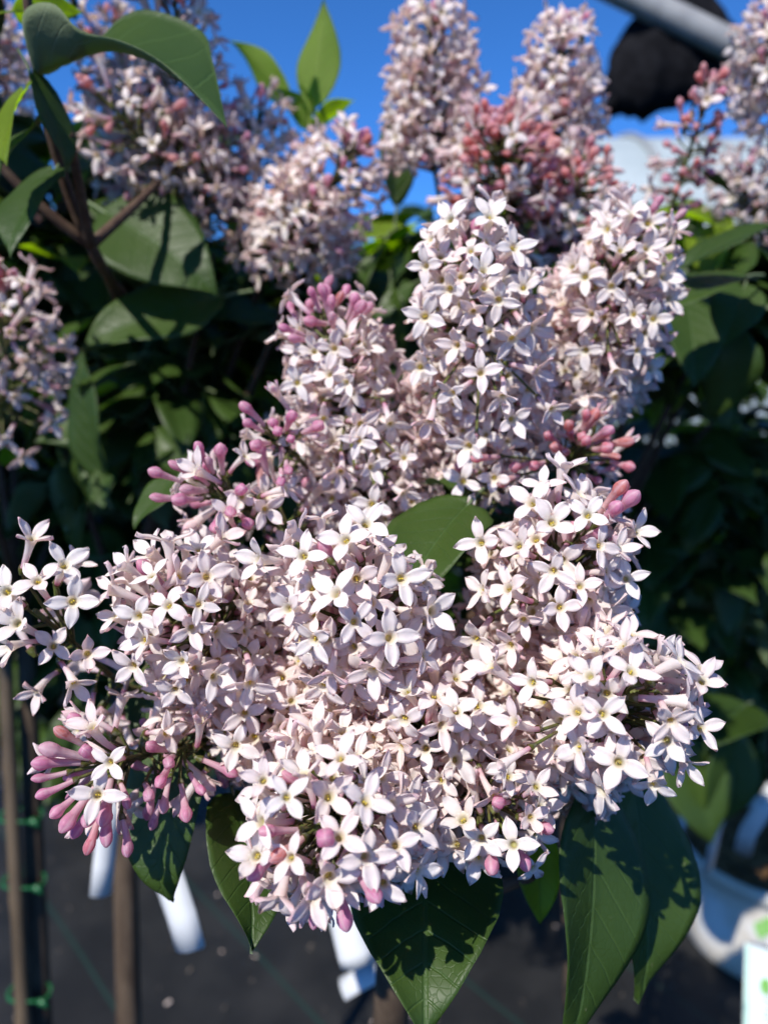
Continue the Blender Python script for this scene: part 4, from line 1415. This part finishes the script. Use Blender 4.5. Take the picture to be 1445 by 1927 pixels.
tag(co, 'bundle of black shade cloth hanging under the metal pipe', 'cloth')

tun = empty('polytunnel', (2.9, 10.5, 0), None, 'white arched tunnel roof far behind the right flowers', 'tunnel')
tf = MB()
ns_, nl = 24, 10
x0, x1, yc, rad_, zc_ = 1.2, 4.6, 10.5, 2.6, 1.35
tv = []
for i in range(nl):
    x = x0 + (x1 - x0) * i / (nl - 1)
    for j in range(ns_):
        a = math.pi * j / (ns_ - 1)
        sag = 0.04 * (1 - abs(math.cos(i * math.pi)))
        tf.v.append((x, yc - rad_ * math.cos(a), zc_ + rad_ * 0.92 * math.sin(a)))
for i in range(nl - 1):
    for j in range(ns_ - 1):
        a = i * ns_ + j
        tf.f.append((a, a + 1, a + 1 + ns_, a + ns_))
tf.build('film', M_FILM, tun)
for x in (x0, x1):
    ew = MB()
    ew.v = [(x, yc - rad_ * math.cos(math.pi * j / 23), zc_ + rad_ * .92 * math.sin(math.pi * j / 23)) for j in range(24)] + [(x, yc + rad_, 0), (x, yc - rad_, 0)]
    ew.f = [tuple(range(26))]
    ew.build('end_wall', M_FILM, tun, False)
for sgn in (-1, 1):
    sw_ = MB()
    y = yc + sgn * rad_
    sw_.add([(x0, y, 0), (x1, y, 0), (x1, y, zc_), (x0, y, zc_)], [(0, 1, 2, 3)])
    sw_.build('side_wall', M_FILM, tun, False)
for i in range(5):
    x = x0 + (x1 - x0) * i / 4
    h = MB()
    h.tube([(x, yc - (rad_ + .03) * math.cos(math.pi * j / 20), zc_ + (rad_ * .92 + .03) * math.sin(math.pi * j / 20)) for j in range(21)], 0.03, 8)
    h.build('hoop', M_PIPE, tun)

# ------------------------------------------------------------------ of each kind of piece on a shrub the 300 that show largest stay single, the rest join
from mathutils.bvhtree import BVHTree
bv, bf = [], []
for me, root, shrub, kind, Mx, probes in PIECES:
    k = len(bv)
    if kind == 'leaf':
        quad = [(0, 0, 0), (0.4, 0.24, 0), (1, 0, 0), (0.4, -0.24, 0)]
    elif kind == 'floret':
        quad = [(0.0055, 0, 0.0145), (0, 0.0055, 0.0145), (-0.0055, 0, 0.0145), (0, -0.0055, 0.0145)]
    else:
        quad = [(0.0018, 0, 0.013), (0, 0.0018, 0.013), (-0.0018, 0, 0.013), (0, -0.0018, 0.013)]
    bv += [Mx @ Vector(q) for q in quad]
    bf.append((k, k + 1, k + 2, k + 3))
bvh = BVHTree.FromPolygons(bv, bf)
by = {}
for n_, rec in enumerate(PIECES):
    me, root, shrub, kind, Mx, probes = rec
    hits, dist = 0, 1.0
    for p in probes:
        ok, x, y, d = in_view(p)
        dist = d
        if not ok:
            continue
        dv = p - CAM
        L = dv.length
        loc, nor, idx, dd_ = bvh.ray_cast(CAM, dv / L, L * 0.985)
        if loc is None or idx == n_:
            hits += 1
    by.setdefault((shrub.name, kind), []).append((hits / max(dist, .05) ** 2 + 1e-4 / max(dist, .05), rec))
KEEP = {'floret': 300, 'flower_bud': 300, 'leaf': 300}
PLURAL = {'floret': 'florets', 'flower_bud': 'flower_buds', 'leaf': 'foliage'}
for (sn, kind), lst in by.items():
    lst.sort(key=lambda t: -t[0])
    shrub = bpy.data.objects[sn]
    nkeep = KEEP[kind] if sn not in FAR_SHRUBS else 0
    if kind == 'leaf' and nkeep:       # leaves lost in the dark of a crown cannot be told apart
        nkeep = min(nkeep, sum(1 for sc_, _ in lst if sc_ > 1.0))
    for _, (me, root, sh, kd, Mx, pr) in lst[:nkeep]:
        o = bpy.data.objects.new(kind, me)
        link(o)
        place(o, root, Mx)
    rest = [r for _, r in lst[nkeep:]]
    if not rest:
        continue
    pl = WORLD_LOC[sn]
    V, F, ATT, TI, MI = [], [], [], [], []
    mats = []
    off = 0
    attname = 'leafuv' if kind == 'leaf' else 'Col'
    cache = {}
    loops, lstart, ltot = [], [], []
    lo = 0
    for me, root, sh, kd, Mx, pr in rest:
        if me.name not in cache:
            nv = len(me.vertices)
            co_ = np.empty(nv * 3)
            me.vertices.foreach_get('co', co_)
            lv = np.empty(len(me.loops), dtype=np.int32)
            me.loops.foreach_get('vertex_index', lv)
            ls_ = np.empty(len(me.polygons), dtype=np.int32)
            me.polygons.foreach_get('loop_start', ls_)
            lt_ = np.empty(len(me.polygons), dtype=np.int32)
            me.polygons.foreach_get('loop_total', lt_)
            if kind == 'leaf':
                at = np.empty(nv * 3)
                me.attributes['leafuv'].data.foreach_get('vector', at)
            else:
                at = np.empty(nv * 4)
                me.attributes['Col'].data.foreach_get('color', at)
            cache[me.name] = (co_.reshape(-1, 3), lv, ls_, lt_, at)
        co_, lv, ls_, lt_, at = cache[me.name]
        Mn = np.array(Mx)
        V.append(co_ @ Mn[:3, :3].T + Mn[:3, 3] - np.array(pl))
        loops.append(lv + off)
        lstart.append(ls_ + lo)
        ltot.append(lt_)
        ATT.append(at)
        TI.append(np.full(len(co_), TINT.random()))
        if me.materials[0] not in mats:
            mats.append(me.materials[0])
        MI.append(np.full(len(ls_), mats.index(me.materials[0]), dtype=np.int32))
        off += len(co_)
        lo += len(lv)
    V = np.concatenate(V)
    me = bpy.data.meshes.new(PLURAL[kind])
    lp = np.concatenate(loops)
    lst_ = np.concatenate(lstart)
    me.vertices.add(len(V))
    me.vertices.foreach_set('co', V.ravel())
    me.loops.add(len(lp))
    me.loops.foreach_set('vertex_index', lp)
    me.polygons.add(len(lst_))
    me.polygons.foreach_set('loop_start', lst_)
    for mm_ in mats:
        me.materials.append(mm_)
    me.polygons.foreach_set('material_index', np.concatenate(MI))
    me.polygons.foreach_set('use_smooth', np.ones(len(lst_), dtype=bool))
    if kind == 'leaf':
        a = me.attributes.new('leafuv', 'FLOAT_VECTOR', 'POINT')
        a.data.foreach_set('vector', np.concatenate(ATT))
    else:
        a = me.color_attributes.new('Col', 'FLOAT_COLOR', 'POINT')
        a.data.foreach_set('color', np.concatenate(ATT))
    a = me.attributes.new('tint', 'FLOAT', 'POINT')
    a.data.foreach_set('value', np.concatenate(TI))
    me.update(calc_edges=True)
    me.validate()
    jo = bpy.data.objects.new(PLURAL[kind], me)
    link(jo)
    place(jo, shrub, Matrix.Translation(pl))
    jo['kind'] = 'stuff'
print('PIECES', {k: len(v) for k, v in by.items()})
